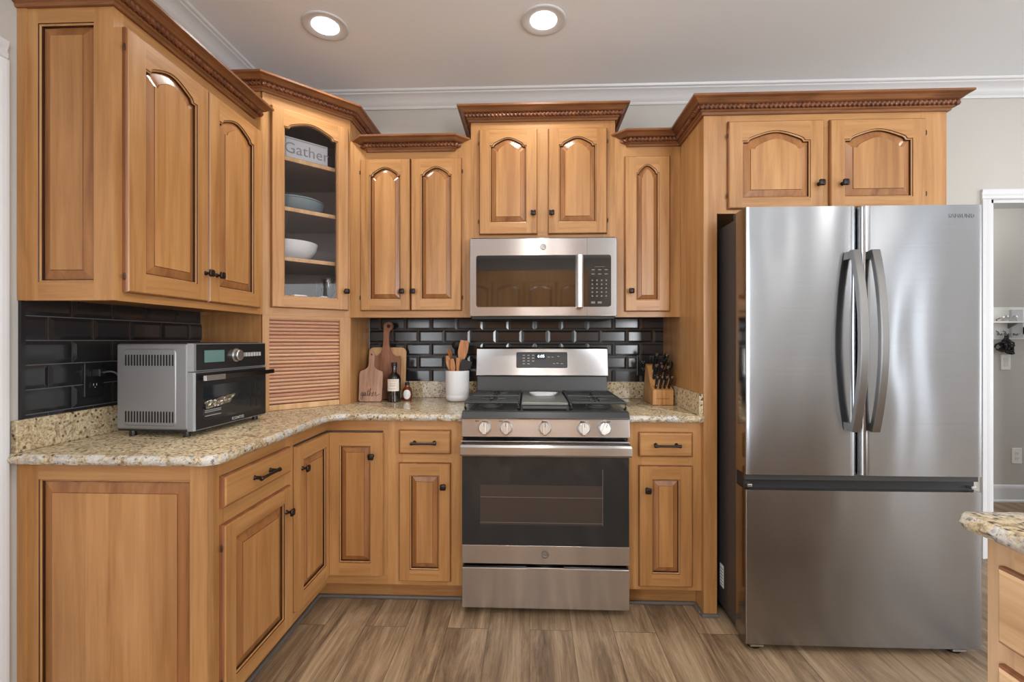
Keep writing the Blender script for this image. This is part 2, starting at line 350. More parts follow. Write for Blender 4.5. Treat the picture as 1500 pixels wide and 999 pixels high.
# ------------------------------------------------------------------ joinery builders
NB, NS, NT = 8, 10, 32
def opening(x0, x1, z0, zs, rise, t):
    x0 += t; x1 -= t; z0 += t; c = (x0+x1)/2; hw = (x1-x0)/2
    def top(u):
        if rise == 0 or u > .82: return zs-t
        return zs-t+rise*(.12+.88*(.42*(math.cos(PI*u/.82)*.5+.5)+.58*math.sqrt(max(0, 1-(u/.82)**2))))
    pts = [(x0+(x1-x0)*i/NB, z0) for i in range(NB)]
    pts += [(x1, z0+(zs-t-z0)*i/NS) for i in range(NS)]
    us = [math.cos(PI*i/NT)*.55+(1-2*i/NT)*.45 for i in range(NT)]
    pts += [(c+hw*u, top(abs(u))) for u in us]
    pts += [(x0, zs-t+(z0-(zs-t))*i/NS) for i in range(NS)]
    return pts
def door(parent, xf, wd, h, st=.045, rb=.05, rt=None, rise=0, kind='panel', T=.019, lip=True, bev=.024, name='door', mats=('wood_v', 'wood_h', 'wood_p'), st2=None, shoulder=None):
    """xf: door frame -> thing frame (world axes). x across, front towards -y, z up."""
    mv, mh, mp = mats; st2 = st2 or st
    rt = rt if rt is not None else rb
    zs = shoulder if shoulder else h-rt-rise
    e = .006 if lip else 0
    b = MB(xf)
    def rect(i, y): return b.pts([(i, y, i), (wd-i, y, i), (wd-i, y, h-i), (i, y, h-i)])
    r0 = rect(0, 0); r1 = rect(0, -T+(.008 if lip else 0)); (b.face(r0, mv) if kind != 'glass' else None); b.bridge(r0, r1, 'glaze' if lip else mv)
    if lip:
        r2 = rect(.003, -T+.0035); r3 = rect(e, -T); b.bridge(r1, r2, 'glaze'); b.bridge(r2, r3, mv)
    x0, x1 = st, wd-st2
    b.poly([(e, -T, e), (x0, -T, e), (x0, -T, h-e), (e, -T, h-e)], mv)
    b.poly([(x1, -T, e), (wd-e, -T, e), (wd-e, -T, h-e), (x1, -T, h-e)], mv)
    b.poly([(x0, -T, e), (x1, -T, e), (x1, -T, rb), (x0, -T, rb)], mh)
    c0 = opening(x0, x1, rb, zs, rise, 0)
    tp = c0[NB+NS:NB+NS+NT+1]
    for p, q in zip(tp[:-1], tp[1:]): b.poly([(q[0], -T, q[1]), (p[0], -T, p[1]), (p[0], -T, h-e), (q[0], -T, h-e)], mh)
    # shallow seam where stile meets rail is left to the grain change
    def ring(bb, t, y): return bb.pts([(x, y, z) for x, z in opening(x0, x1, rb, zs, rise, t)])
    ra = ring(b, 0, -T); rb_ = ring(b, .0012, -T+.003); rc = ring(b, .006, -T+.0055); rd = ring(b, .0072, -T+.0130)
    b.bridge(ra, rb_, 'groove'); b.bridge(rb_, rc, mv); b.bridge(rc, rd, 'groove')
    if kind == 'glass':
        re_ = ring(b, .008, 0); b.bridge(rd, re_, mv)
        rb2 = b.pts([(0, 0, 0)]*0)
        # back of the frame: strips around the opening
        b.poly([(0, 0, 0), (x0, 0, 0), (x0, 0, h), (0, 0, h)], mv); b.poly([(x1, 0, 0), (wd, 0, 0), (wd, 0, h), (x1, 0, h)], mv)
        b.poly([(x0, 0, 0), (x1, 0, 0), (x1, 0, rb), (x0, 0, rb)], mh)
        for p, q in zip(tp[:-1], tp[1:]): b.poly([(q[0], 0, q[1]), (p[0], 0, p[1]), (p[0], 0, h), (q[0], 0, h)], mh)
    fr = b.build(name, parent)
    if kind == 'panel':
        g = MB(xf)
        q0 = ring(g, .006, -T+.0130); q1 = ring(g, .0085, -T+.0125); q2 = ring(g, .0110, -T+.0115); q3 = ring(g, .0110+bev, -T+.0042); q4 = ring(g, .0122+bev, -T+.0012)
        g.bridge(q0, q1, 'groove'); g.bridge(q1, q2, 'glaze'); g.bridge(q2, q3, 'bevel' if mv == 'wood_v' else mp); g.bridge(q3, q4, 'glaze')
        g.face(q4, mp)
        g.build('raised_panel', fr)
    elif kind == 'glass':
        g = MB(xf)
        o2 = opening(x0, x1, rb, zs, rise, .006)
        g.prism(o2, -T+.008, -T+.011, 'pane', axis='y')
        g.build('glass_pane', fr)
    return fr
def slab_front(parent, xf, wd, h, T=.019, name='drawer', mats=('wood_v', 'wood_h')):
    b = MB(xf)
    def rect(i, y): return b.pts([(i, y, i), (wd-i, y, i), (wd-i, y, h-i), (i, y, h-i)])
    r = [rect(0, 0), rect(0, -T+.008), rect(.004, -T+.004), rect(.009, -T)]
    b.face(r[0], mats[0]); b.bridge(r[0], r[1], 'glaze'); b.bridge(r[1], r[2], 'glaze'); b.bridge(r[2], r[3], mats[1]); b.face(r[3], mats[1])
    return b.build(name, parent)
def knob(parent, xf, x, z, y=-.019):
    b = MB(xf @ TR(x, y, z))
    rot = Matrix.Rotation(PI/2, 4, 'X')
    b.lathe([(.009, 0), (.007, .004), (.005, .008), (.005, .018), (.009, .021)], 0, 0, 'bronze', 12, xf=rot)
    prof = [(.010, .020), (.0135, .023), (.0135, .028), (.010, .031)]
    rings = []
    for hw, d in prof:
        c = hw*.72
        rings.append(b.pts([(px, -d, pz) for px, pz in ((-hw, -c), (-c, -hw), (c, -hw), (hw, -c), (hw, c), (c, hw), (-c, hw), (-hw, c))]))
    for a_, c_ in zip(rings[:-1], rings[1:]): b.bridge(a_, c_, 'bronze')
    b.face(rings[0], 'bronze'); b.face(rings[-1], 'bronze')
    return b.build('knob', parent, smooth=True, ang=50)
def pull(parent, xf, x, z, L=.118, y=-.019):
    b = MB(xf @ TR(x, y, z)); h = L/2-.012
    for s in (-1, 1): b.tube([(s*h, 0, 0), (s*h, -.004, 0), (s*h, -.03, 0)], .006, 'bronze', 10, radii=[.009, .006, .0055])
    b.tube([(-h-.014, -.030, 0), (-h-.012, -.030, 0), (-h-.006, -.030, 0), (-h+.004, -.030, 0), (0, -.030, 0), (h-.004, -.030, 0), (h+.006, -.030, 0), (h+.012, -.030, 0), (h+.014, -.030, 0)],
           .006, 'bronze', 10, radii=[.005, .0078, .0078, .0056, .0052, .0056, .0078, .0078, .005])
    return b.build('pull_handle', parent, smooth=True)
def hinge(parent, xf, x, z):
    b = MB(xf @ TR(x, -.010, z)); b.lathe([(.0015, -.011), (.003, -.008), (.0034, -.006), (.0034, .006), (.003, .008), (.0015, .011)], 0, 0, 'groove', 8)
    return b.build('hinge', parent, smooth=True)
CROWN = [(0, 0), (.010, 0), (.012, .004), (.012, .010), (.018, .013), (.021, .017), (.021, .039), (.030, .040), (.038, .043), (.044, .049), (.053, .056), (.060, .058), (.066, .061), (.066, .070), (0, .070)]
def line_int(p, d, q, e):
    den = d[0]*e[1]-d[1]*e[0]
    t = ((q[0]-p[0])*e[1]-(q[1]-p[1])*e[0])/den
    return (p[0]+d[0]*t, p[1]+d[1]*t)
def offset_path(segs, ends, d):
    """segs: list of (point, direction, outward normal); ends: (point, direction) clip lines"""
    L = [((p[0]+n[0]*d, p[1]+n[1]*d), dr) for p, dr, n in segs]
    out = [line_int(L[0][0], L[0][1], *ends[0])]
    for a, b in zip(L[:-1], L[1:]): out.append(line_int(a[0], a[1], b[0], b[1]))
    out.append(line_int(L[-1][0], L[-1][1], *ends[1])); return out
def crown(parent, segs, ends, z0, prof=CROWN, mt='crown', name='crown_molding', rope=True, rope_d=.027, rope_z=.028):
    b = MB(); rings = []
    for d, z in prof: rings.append(b.pts([(x, y, z0+z) for x, y in offset_path(segs, ends, d)]))
    for a, c in zip(rings[:-1], rings[1:]): b.bridge(a, c, mt, closed=False)
    b.bridge(rings[-1], rings[0], mt, closed=False)
    k = len(rings[0])
    b.face([r[0] for r in rings], mt); b.face([r[k-1] for r in rings][::-1], mt)
    o = b.build(name, parent)
    if rope:
        r = MB(); pts = offset_path(segs, ends, rope_d)
        for (ax, ay), (bx, by) in zip(pts[:-1], pts[1:]):
            L = math.hypot(bx-ax, by-ay)
            if L < .02: continue
            dx, dy = (bx-ax)/L, (by-ay)/L; n = max(8, int(L/.0022)); prev = None
            for i in range(n+1):
                s = L*i/n; ring = []
                for q in range(8):
                    ph = 2*PI*q/8
                    rr = .0098*(1+.26*math.cos(2*ph-2*PI*s/.020))
                    off = rr*math.cos(ph)
                    ring.append((ax+dx*s-dy*off, ay+dy*s+dx*off, z0+rope_z+rr*math.sin(ph)))
                cur = r.pts(ring)
                if prev: r.bridge(prev, cur, 'rope')
                else: r.face(cur[::-1], 'rope')
                prev = cur
            r.face(prev, 'rope')
        r.build('rope_bead', o, smooth=True, ang=60)
    return o
R2 = 1/math.sqrt(2)

# ================================================================== ROOM
XL = ROOM_X0
b = MB(); b.poly([(XL-.1, ROOM_Y0-.1, 0), (ROOM_X1+.1, ROOM_Y0-.1, 0), (ROOM_X1+.1, 1.1, 0), (XL-.1, 1.1, 0)], 'floor'); struct(b, 'floor')
b = MB(); b.poly([(XL-.1, ROOM_Y0-.1, CEIL), (XL-.1, .12, CEIL), (ROOM_X1+.1, .12, CEIL), (ROOM_X1+.1, ROOM_Y0-.1, CEIL)], 'ceil'); struct(b, 'ceiling')
DX0, DX1, DZ = 2.652, 3.50, 2.062          # doorway in the back wall
b = MB(); b.box(XL-.12, DX0, 0, .12, 0, CEIL, 'wall'); b.box(DX1, ROOM_X1, 0, .12, 0, CEIL, 'wall'); b.box(DX0, DX1, 0, .12, DZ, CEIL, 'wall'); struct(b, 'wall_back')
b = MB(); b.box(XL-.12, XL, -3.15, 0, 0, CEIL, 'wall'); b.box(XL-.12, XL, ROOM_Y0, -5.25, 0, CEIL, 'wall'); b.box(XL-.12, XL, -5.25, -3.15, 0, .45, 'wall'); b.box(XL-.12, XL, -5.25, -3.15, 2.35, CEIL, 'wall'); struct(b, 'wall_left')
# rear wall with an opening for an added window
b = MB(); y0, y1 = ROOM_Y0-.12, ROOM_Y0
b.box(XL, 1.85, y0, y1, 0, CEIL, 'wall'); b.box(1.85, 3.05, y0, y1, 0, .35, 'wall'); b.box(1.85, 3.05, y0, y1, 2.45, CEIL, 'wall'); b.box(3.05, ROOM_X1, y0, y1, 0, CEIL, 'wall'); struct(b, 'wall_rear')
b = MB(); x0, x1 = ROOM_X1, ROOM_X1+.12
b.box(x0, x1, ROOM_Y0, -6.15, 0, CEIL, 'wall'); b.box(x0, x1, -5.35, -4.25, 0, CEIL, 'wall'); b.box(x0, x1, -1.35, .12, 0, CEIL, 'wall')
for p, q in ((-6.15, -5.35), (-4.25, -1.35)): b.box(x0, x1, p, q, 0, .3, 'wall'); b.box(x0, x1, p, q, 2.4, CEIL, 'wall')
struct(b, 'wall_right')
def added_window(n, axis, c, a0, a1, z0, z1, bars):  # unseen windows, added to frame the fill lamps
    b = MB()
    def bx(p0, p1, q0, q1, t0=-.03, t1=.03):
        if axis == 'y': b.box(p0, p1, c+t0, c+t1, q0, q1, 'trim')
        else: b.box(c+t0, c+t1, p0, p1, q0, q1, 'trim')
    bx(a0, a0+.06, z0, z1); bx(a1-.06, a1, z0, z1); bx(a0, a1, z0, z0+.06); bx(a0, a1, z1-.06, z1); bx(a0, a1, (z0+z1)/2-.02, (z0+z1)/2+.02, -.02, .02)
    for i in range(1, bars): m_ = a0+(a1-a0)*i/bars; bx(m_-.03, m_+.03, z0, z1)
    struct(b, 'window_%d' % n)
added_window(1, 'y', ROOM_Y0+.06, 1.85, 3.05, .35, 2.45, 2)
added_window(2, 'x', ROOM_X1-.06, -4.25, -1.35, .3, 2.4, 3)
added_window(3, 'x', ROOM_X1-.06, -6.15, -5.35, .3, 2.4, 1)
added_window(4, 'x', ROOM_X0+.06, -5.25, -3.15, .45, 2.35, 2)
# hall behind the doorway
b = MB(); b.box(2.0, ROOM_X1+.1, .98, 1.1, 0, 2.46, 'hallwall'); struct(b, 'wall_hall')
b = MB(); b.box(1.9, 2.0, .12, 1.1, 0, 2.46, 'hallwall'); struct(b, 'wall_hall_left')
b = MB(); b.box(1.9, ROOM_X1+.1, .12, 1.1, 2.44, 2.5, 'ceil'); struct(b, 'ceiling_hall')
b = MB(); b.prism([(.98, 0), (.966, 0), (.966, .105), (.970, .120), (.976, .128), (.98, .130)], 2.0, ROOM_X1, 'trim', axis='x'); b.prism([(.966, 0), (.955, 0), (.956, .01), (.966, .018)], 2.0, ROOM_X1, 'trim', axis='x'); struct(b, 'baseboard_hall')
# doorway casing and jamb
b = MB()
cp = [(0, 0), (.008, 0), (.014, .006), (.016, .018), (.012, .030), (.016, .040), (.018, .050), (.018, .057), (0, .057)]   # (depth, across)
b.prism([(DX0-a, -d) for d, a in cp], 0, DZ, 'trim'); b.prism([(DX1+a, -d) for d, a in cp], 0, DZ, 'trim')
b.prism([(-d, DZ+a) for d, a in cp], DX0-.057, DX1+.057, 'trim', axis='x')
struct(b, 'trim_1')
b = MB(); b.box(DX0, DX0+.018, 0, .12, 0, DZ, 'trim'); b.box(DX1-.018, DX1, 0, .12, 0, DZ, 'trim'); b.box(DX0, DX1, 0, .12, DZ-.018, DZ, 'trim'); struct(b, 'trim_2')
# casing of the opening in the left wall, beside the cabinets
b = MB(); LZ = 2.09
b.prism([(XL+d, -1.503+a-.001) for d, a in cp], 0, LZ, 'trim'); b.prism([(XL+d, LZ+a) for d, a in cp], -2.467, -1.447, 'trim', axis='y'); b.prism([(XL+d, -2.41-a) for d, a in cp], 0, LZ, 'trim'); struct(b, 'trim_3')
b = MB(); b.box(XL, XL+.012, -2.41, -1.504, 0.0, LZ, 'trim'); struct(b, 'door_1')
# white crown where walls meet the ceiling
CW = [(0, 0), (.010, 0), (.014, .006), (.014, .014), (.022, .020), (.030, .034), (.046, .052), (.064, .060), (.072, .064), (.072, .070), (.084, .074), (.088, .085), (0, .085)]
b = MB(); segs = [((XL, -3), (0, 1), (1, 0)), ((0, 0), (1, 0), (0, -1))]; ends = [((XL, ROOM_Y0), (1, 0)), ((ROOM_X1, 0), (0, 1))]
rings = [b.pts([(x, y, CEIL-.085+z) for x, y in offset_path(segs, ends, d)]) for d, z in CW]
for a, c in zip(rings[:-1], rings[1:]): b.bridge(a, c, 'trim', closed=False)
struct(b, 'trim_4', smooth=True, ang=30)

# ================================================================== TILE BACKSPLASHES
P_T = .1553
def tiles(xf, x0, x1, z0, z1, gx, gz, name, label):
    """running-bond bevelled tiles; gx/gz a joint position"""
    b = MB(xf); b.box(x0, x1, -.003, 0, z0, z1, 'grout')
    rh = P_T/2; g = .0015; dep = .008; bv = .0125
    r0 = math.floor((z0-gz)/rh)
    for r in range(r0, r0+12):
        za, zb = gz+r*rh, gz+(r+1)*rh
        a_, b_ = max(za, z0), min(zb, z1)
        if b_-a_ < .006: continue
        off = gx+(0 if r % 2 == 0 else P_T/2)
        c0 = math.floor((x0-off)/P_T)
        for c in range(c0, c0+30):
            xa, xb = off+c*P_T, off+(c+1)*P_T
            p, q = max(xa, x0), min(xb, x1)
            if q-p < .006: continue
            L = p+(g if xa >= x0 else 0); R = q-(g if xb <= x1 else 0); B = a_+(g if za >= z0 else 0); T = b_-(g if zb <= z1 else 0)
            o1 = b.pts([(L, -.003, B), (R, -.003, B), (R, -.003, T), (L, -.003, T)])
            o2 = b.pts([(L, -.005, B), (R, -.005, B), (R, -.005, T), (L, -.005, T)])
            iL = L+(bv if xa >= x0 else 0); iR = R-(bv if xb <= x1 else 0); iB = B+(bv if za >= z0 else 0); iT = T-(bv if zb <= z1 else 0)
            if iR <= iL or iT <= iB: b.face(o2, 'tile'); b.bridge(o1, o2, 'tile'); continue
            i2 = b.pts([(iL, -dep, iB), (iR, -dep, iB), (iR, -dep, iT), (iL, -dep, iT)])
            b.bridge(o1, o2, 'tile'); b.bridge(o2, i2, 'tile'); b.face(i2, 'tile')
    o = b.build(name); tag(o, label, 'backsplash'); return o
CT = .910; SPL = 1.008; UB = 1.375
tb = tiles(TR(0, -.0006, 0), -.965, .786, SPL, 1.40, -.4368, 1.3143-P_T*2, 'tile_backsplash', 'glossy black subway tiles on the back wall behind the range')
tl = tiles(TR(XL+.0006, 0, 0, PI/2), -1.395, -.6185, SPL, 1.386, -1.3223, 1.252-P_T, 'tile_backsplash', 'glossy black subway tiles on the left wall behind the toaster oven')
b = MB(); b.box(XL, XL+.010, -1.408, -1.3955, SPL, UB, 'black'); b.build('edge_strip', tl)

# ================================================================== CABINETS
YU, XU, YB, XB = -.316, -1.271, -.619, -.958
YE = -1.408
CB = 2.272       # base of the crown on the lower-height uppers
def body(parent, x0, x1, y0, y1, z0, z1, m='wood_v', name='carcass'):
    b = MB(); b.box(x0, x1, y0, y1, z0, z1, m); return b.build(name, parent)
def frame(parent, xf, boxes, T=.019, name='face_frame', mats=('wood_v', 'wood_h')):
    """boxes: (x0,x1,z0,z1,'v'/'h') in the face plane, T thick behind it"""
    b = MB(xf)
    for x0, x1, z0, z1, k in boxes: b.box(x0, x1, 0, T, z0, z1, mats[0] if k == 'v' else mats[1])
    return b.build(name, parent)

# --- left wall cabinet (faces +X)
t = thing('wall_cabinet', 'large two-door maple wall cabinet on the left wall, raised panel on its end', 'cabinet', (-1.42, -1.0, UB))
body(t, XL+.001, XU-.019, YE+.019, -.6185, UB+.012, CB+.05)
xf = TR(XU, 0, 0, PI/2)     # x -> +Y
frame(t, xf, [(YE, -1.372, UB, CB+.05, 'v'), (-1.372, -.655, UB, UB+.035, 'h'), (-1.372, -.655, 2.215, CB+.05, 'h'), (-.655, -.6185, UB, CB+.05, 'v'), (-1.02, -1.0, UB+.035, 2.215, 'v')])
d = door(t, TR(XU, -1.378, 1.402, PI/2), .366, .828, st=.068, st2=.062, rb=.062, rise=.045, rt=.045, bev=.026); knob(d, TR(XU, -1.378, 1.402, PI/2), .347, .110)
hinge(d, TR(XU, -1.378, 1.402, PI/2), -.003, .05); hinge(d, TR(XU, -1.378, 1.402, PI/2), -.003, .765)
d = door(t, TR(XU, -1.008, 1.402, PI/2), .350, .828, st=.058, st2=.058, rb=.062, rise=.045, rt=.045, bev=.026); knob(d, TR(XU, -1.008, 1.402, PI/2), .040, .110)
d = door(t, TR(XL+.030, YE+.019, UB, 0), XU-XL-.030, CB+.05-UB, st=.034, st2=.062, rb=.056, rt=.05+.045, lip=False, bev=.026, name='end_panel')
b = MB(); b.box(XL+.001, XL+.030, YE-.004, YE+.02, UB, CB+.05, 'wood_v'); b.build('scribe_strip', t)
# return crown along the end, front, and a short return at its far end
crown(t, [((XL, YE), (1, 0), (0, -1)), ((XU, -1), (0, 1), (1, 0)), ((XU, -.70), (-1, 0), (0, 1))], [((XL+.001, -1), (0, 1)), ((XU-.004, -1), (0, 1))], CB)

# --- back wall, left cabinet
def wallcab(x0, x1, z0, ztop, label, doors, frames, loc, yface=YU, yb=-.001, crown_args=None):
    t = thing('wall_cabinet', label, 'cabinet', loc)
    body(t, x0+.0005, x1-.0005, yface+.019, yb, z0+.010, ztop)
    frame(t, TR(0, yface, 0), frames)
    for (dx0, dx1, dz0, dz1, st, rb, rise, rt, kn, bev, hg) in doors:
        xf = TR(dx0, yface-.0005, dz0)
        d = door(t, xf, dx1-dx0, dz1-dz0, st=st, rb=rb, rise=rise, rt=rt, bev=bev)
        if kn: knob(d, xf, kn[0]-dx0, kn[1]-dz0)
        if hg:
            hx = -.003 if hg < 0 else dx1-dx0+.003
            hinge(d, xf, hx, .07); hinge(d, xf, hx, dz1-dz0-.07)
    return t
xa, xb = -.9655, -.314
t = wallcab(xa, xb, UB, CB+.05, 'two-door maple wall cabinet above the crock and cutting boards',
    [(-.906, -.6365, 1.410, 2.221, .050, .058, .042, .045, (-.675, 1.512), .018, -1), (-.6325, -.361, 1.410, 2.221, .052, .058, .042, .045, (-.616, 1.512), .018, 1)],
    [(xa, -.88, UB, CB+.05, 'v'), (-.385, xb, UB, CB+.05, 'v'), (-.88, -.385, UB, UB+.05, 'h'), (-.88, -.385, 2.20, CB+.05, 'h'), (-.65, -.62, UB+.05, 2.20, 'v')], (-.64, -.17, UB))
crown(t, [((-.862, YU), (-R2, -R2), (-R2, -R2) if 0 else (-R2, -R2)), ((0, YU), (1, 0), (0, -1)), ((-.412, YU), (1, 1), (R2, -R2))][:0] or
      [((-.862, YU-.001), (R2, -R2), (-R2, -R2)), ((0, YU-.001), (1, 0), (0, -1)), ((-.412, YU-.001), (R2, R2), (R2, -R2))],
      [((0, YU), (1, 0)), ((0, YU), (1, 0))], CB-.012)

# --- cabinet above the microwave (taller)
CM = 2.410
t = wallcab(-.3135, .4485, 1.788, CM+.05, 'short two-door maple wall cabinet above the microwave, raised higher than its neighbours',
    [(-.268, .040, 1.812, 2.368, .056, .060, .042, .045, (.018, 1.918), .022, -1), (.096, .405, 1.812, 2.368, .056, .060, .042, .045, (.114, 1.918), .022, 1)],
    [(-.3135, -.25, 1.788, CM+.05, 'v'), (.385, .4485, 1.788, CM+.05, 'v'), (-.25, .385, 1.788, 1.83, 'h'), (-.25, .385, 2.35, CM+.05, 'h'), (.04, .096, 1.83, 2.35, 'v')], (.069, -.17, 1.788))
crown(t, [((-.3135, -.2), (0, -1), (-1, 0)), ((0, YU-.001), (1, 0), (0, -1)), ((.4485, -.2), (0, 1), (1, 0))], [((0, -.002), (1, 0)), ((0, -.002), (1, 0))], CM)

# --- narrow cabinet right of the microwave
XP = .787       # left face of the tall fridge panel
t = wallcab(.4485, XP-.0005, UB, CB+.05, 'narrow single-door maple wall cabinet between the microwave and the fridge panel',
    [(.497, .731, 1.403, 2.216, .058, .058, .042, .045, (.526, 1.509), .016, 0)],
    [(.4485, .51, UB, CB+.05, 'v'), (.715, XP-.0005, UB, CB+.05, 'v'), (.51, .715, UB, UB+.05, 'h'), (.51, .715, 2.19, CB+.05, 'h')], (.62, -.17, UB))
crown(t, [((.522, YU-.001), (R2, -R2), (-R2, -R2)), ((0, YU-.001), (1, 0), (0, -1))], [((0, YU), (1, 0)), ((XP, YU), (1, -1))], CB-.004)

# --- fridge surround: tall side panel + cabinet above the fridge
YF = -.645; FX1 = 1.849
t = thing('fridge_surround_cabinet', 'two-door maple cabinet above the refrigerator with its tall side panel down to the floor', 'cabinet', (.82, -.32, 0))
b = MB(); b.box(XP, XP+.019, YF+.019, -.001, 0, CB+.05, 'wood_v'); b.build('side_panel', t)
body(t, XP+.02, FX1-.001, YF+.019, -.001, 1.832, CB+.05)
frame(t, TR(0, YF, 0), [(XP, .846, 0, CB+.05, 'v'), (.846, .905, 1.825, CB+.05, 'v'), (1.735, FX1, 1.825, CB+.05, 'v'), (.905, 1.735, 1.825, 1.87, 'h'), (.905, 1.735, 2.20, CB+.05, 'h'), (1.30, 1.345, 1.87, 2.20, 'v')])
for x0, x1, kx, hg in ((.890, 1.309, 1.284, -1), (1.336, 1.750, 1.386, 1)):
    xf = TR(x0, YF-.0005, 1.842); d = door(t, xf, x1-x0, .394, st=.060, rb=.046, rise=.044, rt=.046, bev=.026); knob(d, xf, kx-x0, .105)
    hinge(d, xf, -.003 if hg < 0 else x1-x0+.003, .06); hinge(d, xf, -.003 if hg < 0 else x1-x0+.003, .33)
crown(t, [((XP, -.4), (0, -1), (-1, 0)), ((1, YF-.001), (1, 0), (0, -1)), ((FX1, -.2), (0, 1), (1, 0))], [((XP, YU), (1, -1)), ((0, -.002), (1, 0))], CB-.004)
b = MB(); b.box(XP-.010, .852, YF-.010, YF+.06, 0, .016, 'toekick'); b.build('shoe_molding', t, bev=.004)

# --- diagonal glass cabinet
AX, AY = XU, -.618; DL = .431; BX, BY = AX+DL*R2, AY+DL*R2; DTOP = 2.435
t = thing('corner_glass_cabinet', 'diagonal corner wall cabinet with an arched glass door and open shelves inside', 'cabinet', (-1.3, -.25, UB))
plan = [(AX, AY), (BX, BY), (BX, -.001), (XL+.001, -.001), (XL+.001, AY)]
b = MB()
def pan(p, q, th=.016):     # upright panel p->q, thickness to the left
    L = math.hypot(q[0]-p[0], q[1]-p[1]); dx, dy = (q[0]-p[0])/L, (q[1]-p[1])/L; nx, ny = -dy, dx
    b.prism([p, q, (q[0]+nx*th, q[1]+ny*th), (p[0]+nx*th, p[1]+ny*th)], UB, DTOP+.05, 'wood_v')
pan((BX, BY+.014), (BX, -.002)); b.build('side_panel', t); b = MB(); pan((XL+.002, AY), (AX-.013, AY)); b.build('side_panel', t)
b = MB()
b.box(XL+.003, BX-.018, -.010, -.003, UB+.018, DTOP, 'inside'); b.box(XL+.003, XL+.010, AY+.018, -.010, UB+.018, DTOP, 'inside')
b.box(XL+.010, AX-.014, AY+.0165, AY+.0185, UB+.018, DTOP, 'inside'); b.box(BX-.0185, BX-.0165, BY+.014, -.010, UB+.018, DTOP, 'inside')
inn = [(AX-.012, AY+.02), (BX-.02, BY+.012), (BX-.02, -.011), (XL+.011, -.011), (XL+.011, AY+.02)]
b.prism(inn, DTOP-.02, DTOP, 'inside'); b.prism(inn, UB+.001, UB+.018, 'wood_h'); b.build('interior', t)
for z in (2.168, 1.918, 1.668):
    s_ = MB(); off = .030
    pl = [(AX-off*.3-.018, AY+off+.0), (BX-off-.004, BY+off*.3+.014), (BX-.021, -.012), (XL+.012, -.012), (XL+.012, AY+off)]
    pl = [(AX-.035, AY+.022), (BX-.022, BY+.035-.002), (BX-.022, -.012), (XL+.012, -.012), (XL+.012, AY+.022)]
    a = s_.pts([(x, y, z-.018) for x, y in pl]); c = s_.pts([(x, y, z) for x, y in pl]); s_.face(a[::-1], 'inside'); s_.face(c, 'inside'); s_.bridge(a, c, 'inside')
    fx = MB(TR(AX, AY, 0, PI/4)); 
    s_.xf = TR(AX, AY, 0, PI/4); s_.box(.030, DL-.020, .030, .0385, z-.0185, z+.0005, 'pale')
    s_.build('shelf', t)
DM = TR(AX, AY, 0, PI/4)
frame(t, DM, [(0, .045, UB, DTOP+.05, 'v'), (.40, DL, UB, DTOP+.05, 'v'), (.045, .40, UB, 1.44, 'h'), (.045, .40, 2.35, DTOP+.05, 'h')])
xf = DM @ TR(.034, -.0005, 1.411)
d = door(t, xf, .381, .972, st=.055, st2=.059, rb=.055, rise=.045, rt=.042, kind='glass'); knob(d, xf, .360, .100)
crown(t, [((-1.4, AY), (1, 0), (0, -1)), ((AX, AY), (R2, R2), (R2, -R2)), ((BX, -.2), (0, 1), (1, 0))], [((XL+.001, -1), (0, 1)), ((0, -.002), (1, 0))], DTOP)

# --- appliance garage on the counter
t = thing('appliance_garage', 'corner appliance garage with a closed reddish tambour roll-up door', 'cabinet', (-1.3, -.25, CT))
b = MB(); b.prism([(XL+.001, AY), (AX-.010, AY), (AX-.010, AY+.016), (XL+.001, AY+.016)], CT+.0005, UB, 'wood_v'); b.build('side_panel', t); b = MB()
b.prism([(BX-.016, BY+.010), (BX, BY+.010), (BX, -.022), (BX-.016, -.022)], CT+.0005, UB, 'wood_v'); b.build('side_panel', t)
frame(t, DM, [(0, .030, CT+.0005, UB-.0005, 'v'), (.373, DL, CT+.0005, UB-.0005, 'v'), (.030, .373, UB-.016, UB-.0005, 'h')])
b = MB(DM); zt = CT+.030
b.box(.026, .377, .018, .022, CT+.001, UB-.017, 'groove')
while zt < UB-.020:
    pr_ = [(.018, zt+.0008), (.012, zt+.0022), (.0085, zt+.0060), (.0075, zt+.0089), (.0085, zt+.0118), (.012, zt+.0156), (.018, zt+.0170)]
    b.prism(pr_, .028, .375, 'tambour', axis='x'); zt += .0178
td = b.build('tambour_door', t, smooth=True, ang=50)
b = MB(DM); b.box(.030, .373, .003, .018, CT+.001, CT+.028, 'pale'); b.build('bottom_slat', td, bev=.003)

# --- base cabinets
BT = .880; TK = .105
def drawer(t, xf, wd, h):
    d = slab_front(t, xf, wd, h); pull(d, xf, wd/2, h/2); return d
# left run
t = thing('base_cabinet', 'maple base cabinet at the left end of the counter, big raised panel on its end', 'cabinet', (-1.27, -1.15, 0))
body(t, XL+.001, XB-.019, YE+.019, -.9355, TK, BT-.0005)
b = MB(); b.box(XL+.001, XB-.075, YE+.019, -.9355, 0, TK, 'wood_h'); b.build('toe_kick', t)
xf = TR(XB, 0, 0, PI/2)
frame(t, xf, [(YE, -1.36, TK, BT-.0005, 'v'), (-1.0, -.9355, TK, BT-.0005, 'v'), (-1.36, -1.0, TK, .15, 'h'), (-1.36, -1.0, .66, .74, 'h'), (-1.36, -1.0, .82, BT-.0005, 'h')])
drawer(t, TR(XB, -1.382, .733, PI/2), .403, .100)
xf = TR(XB, -1.382, .127, PI/2); d = door(t, xf, .403, .554, st=.055, rb=.055, bev=.026); knob(d, xf, .360, .462)
hinge(d, xf, -.003, .07); hinge(d, xf, -.003, .484)
d = door(t, TR(XL+.030, YE+.019, 0, 0), XB-XL-.030, BT-.0005, st=.036, st2=.072, rb=.10, rt=.054, lip=False, bev=.030, name='end_panel')
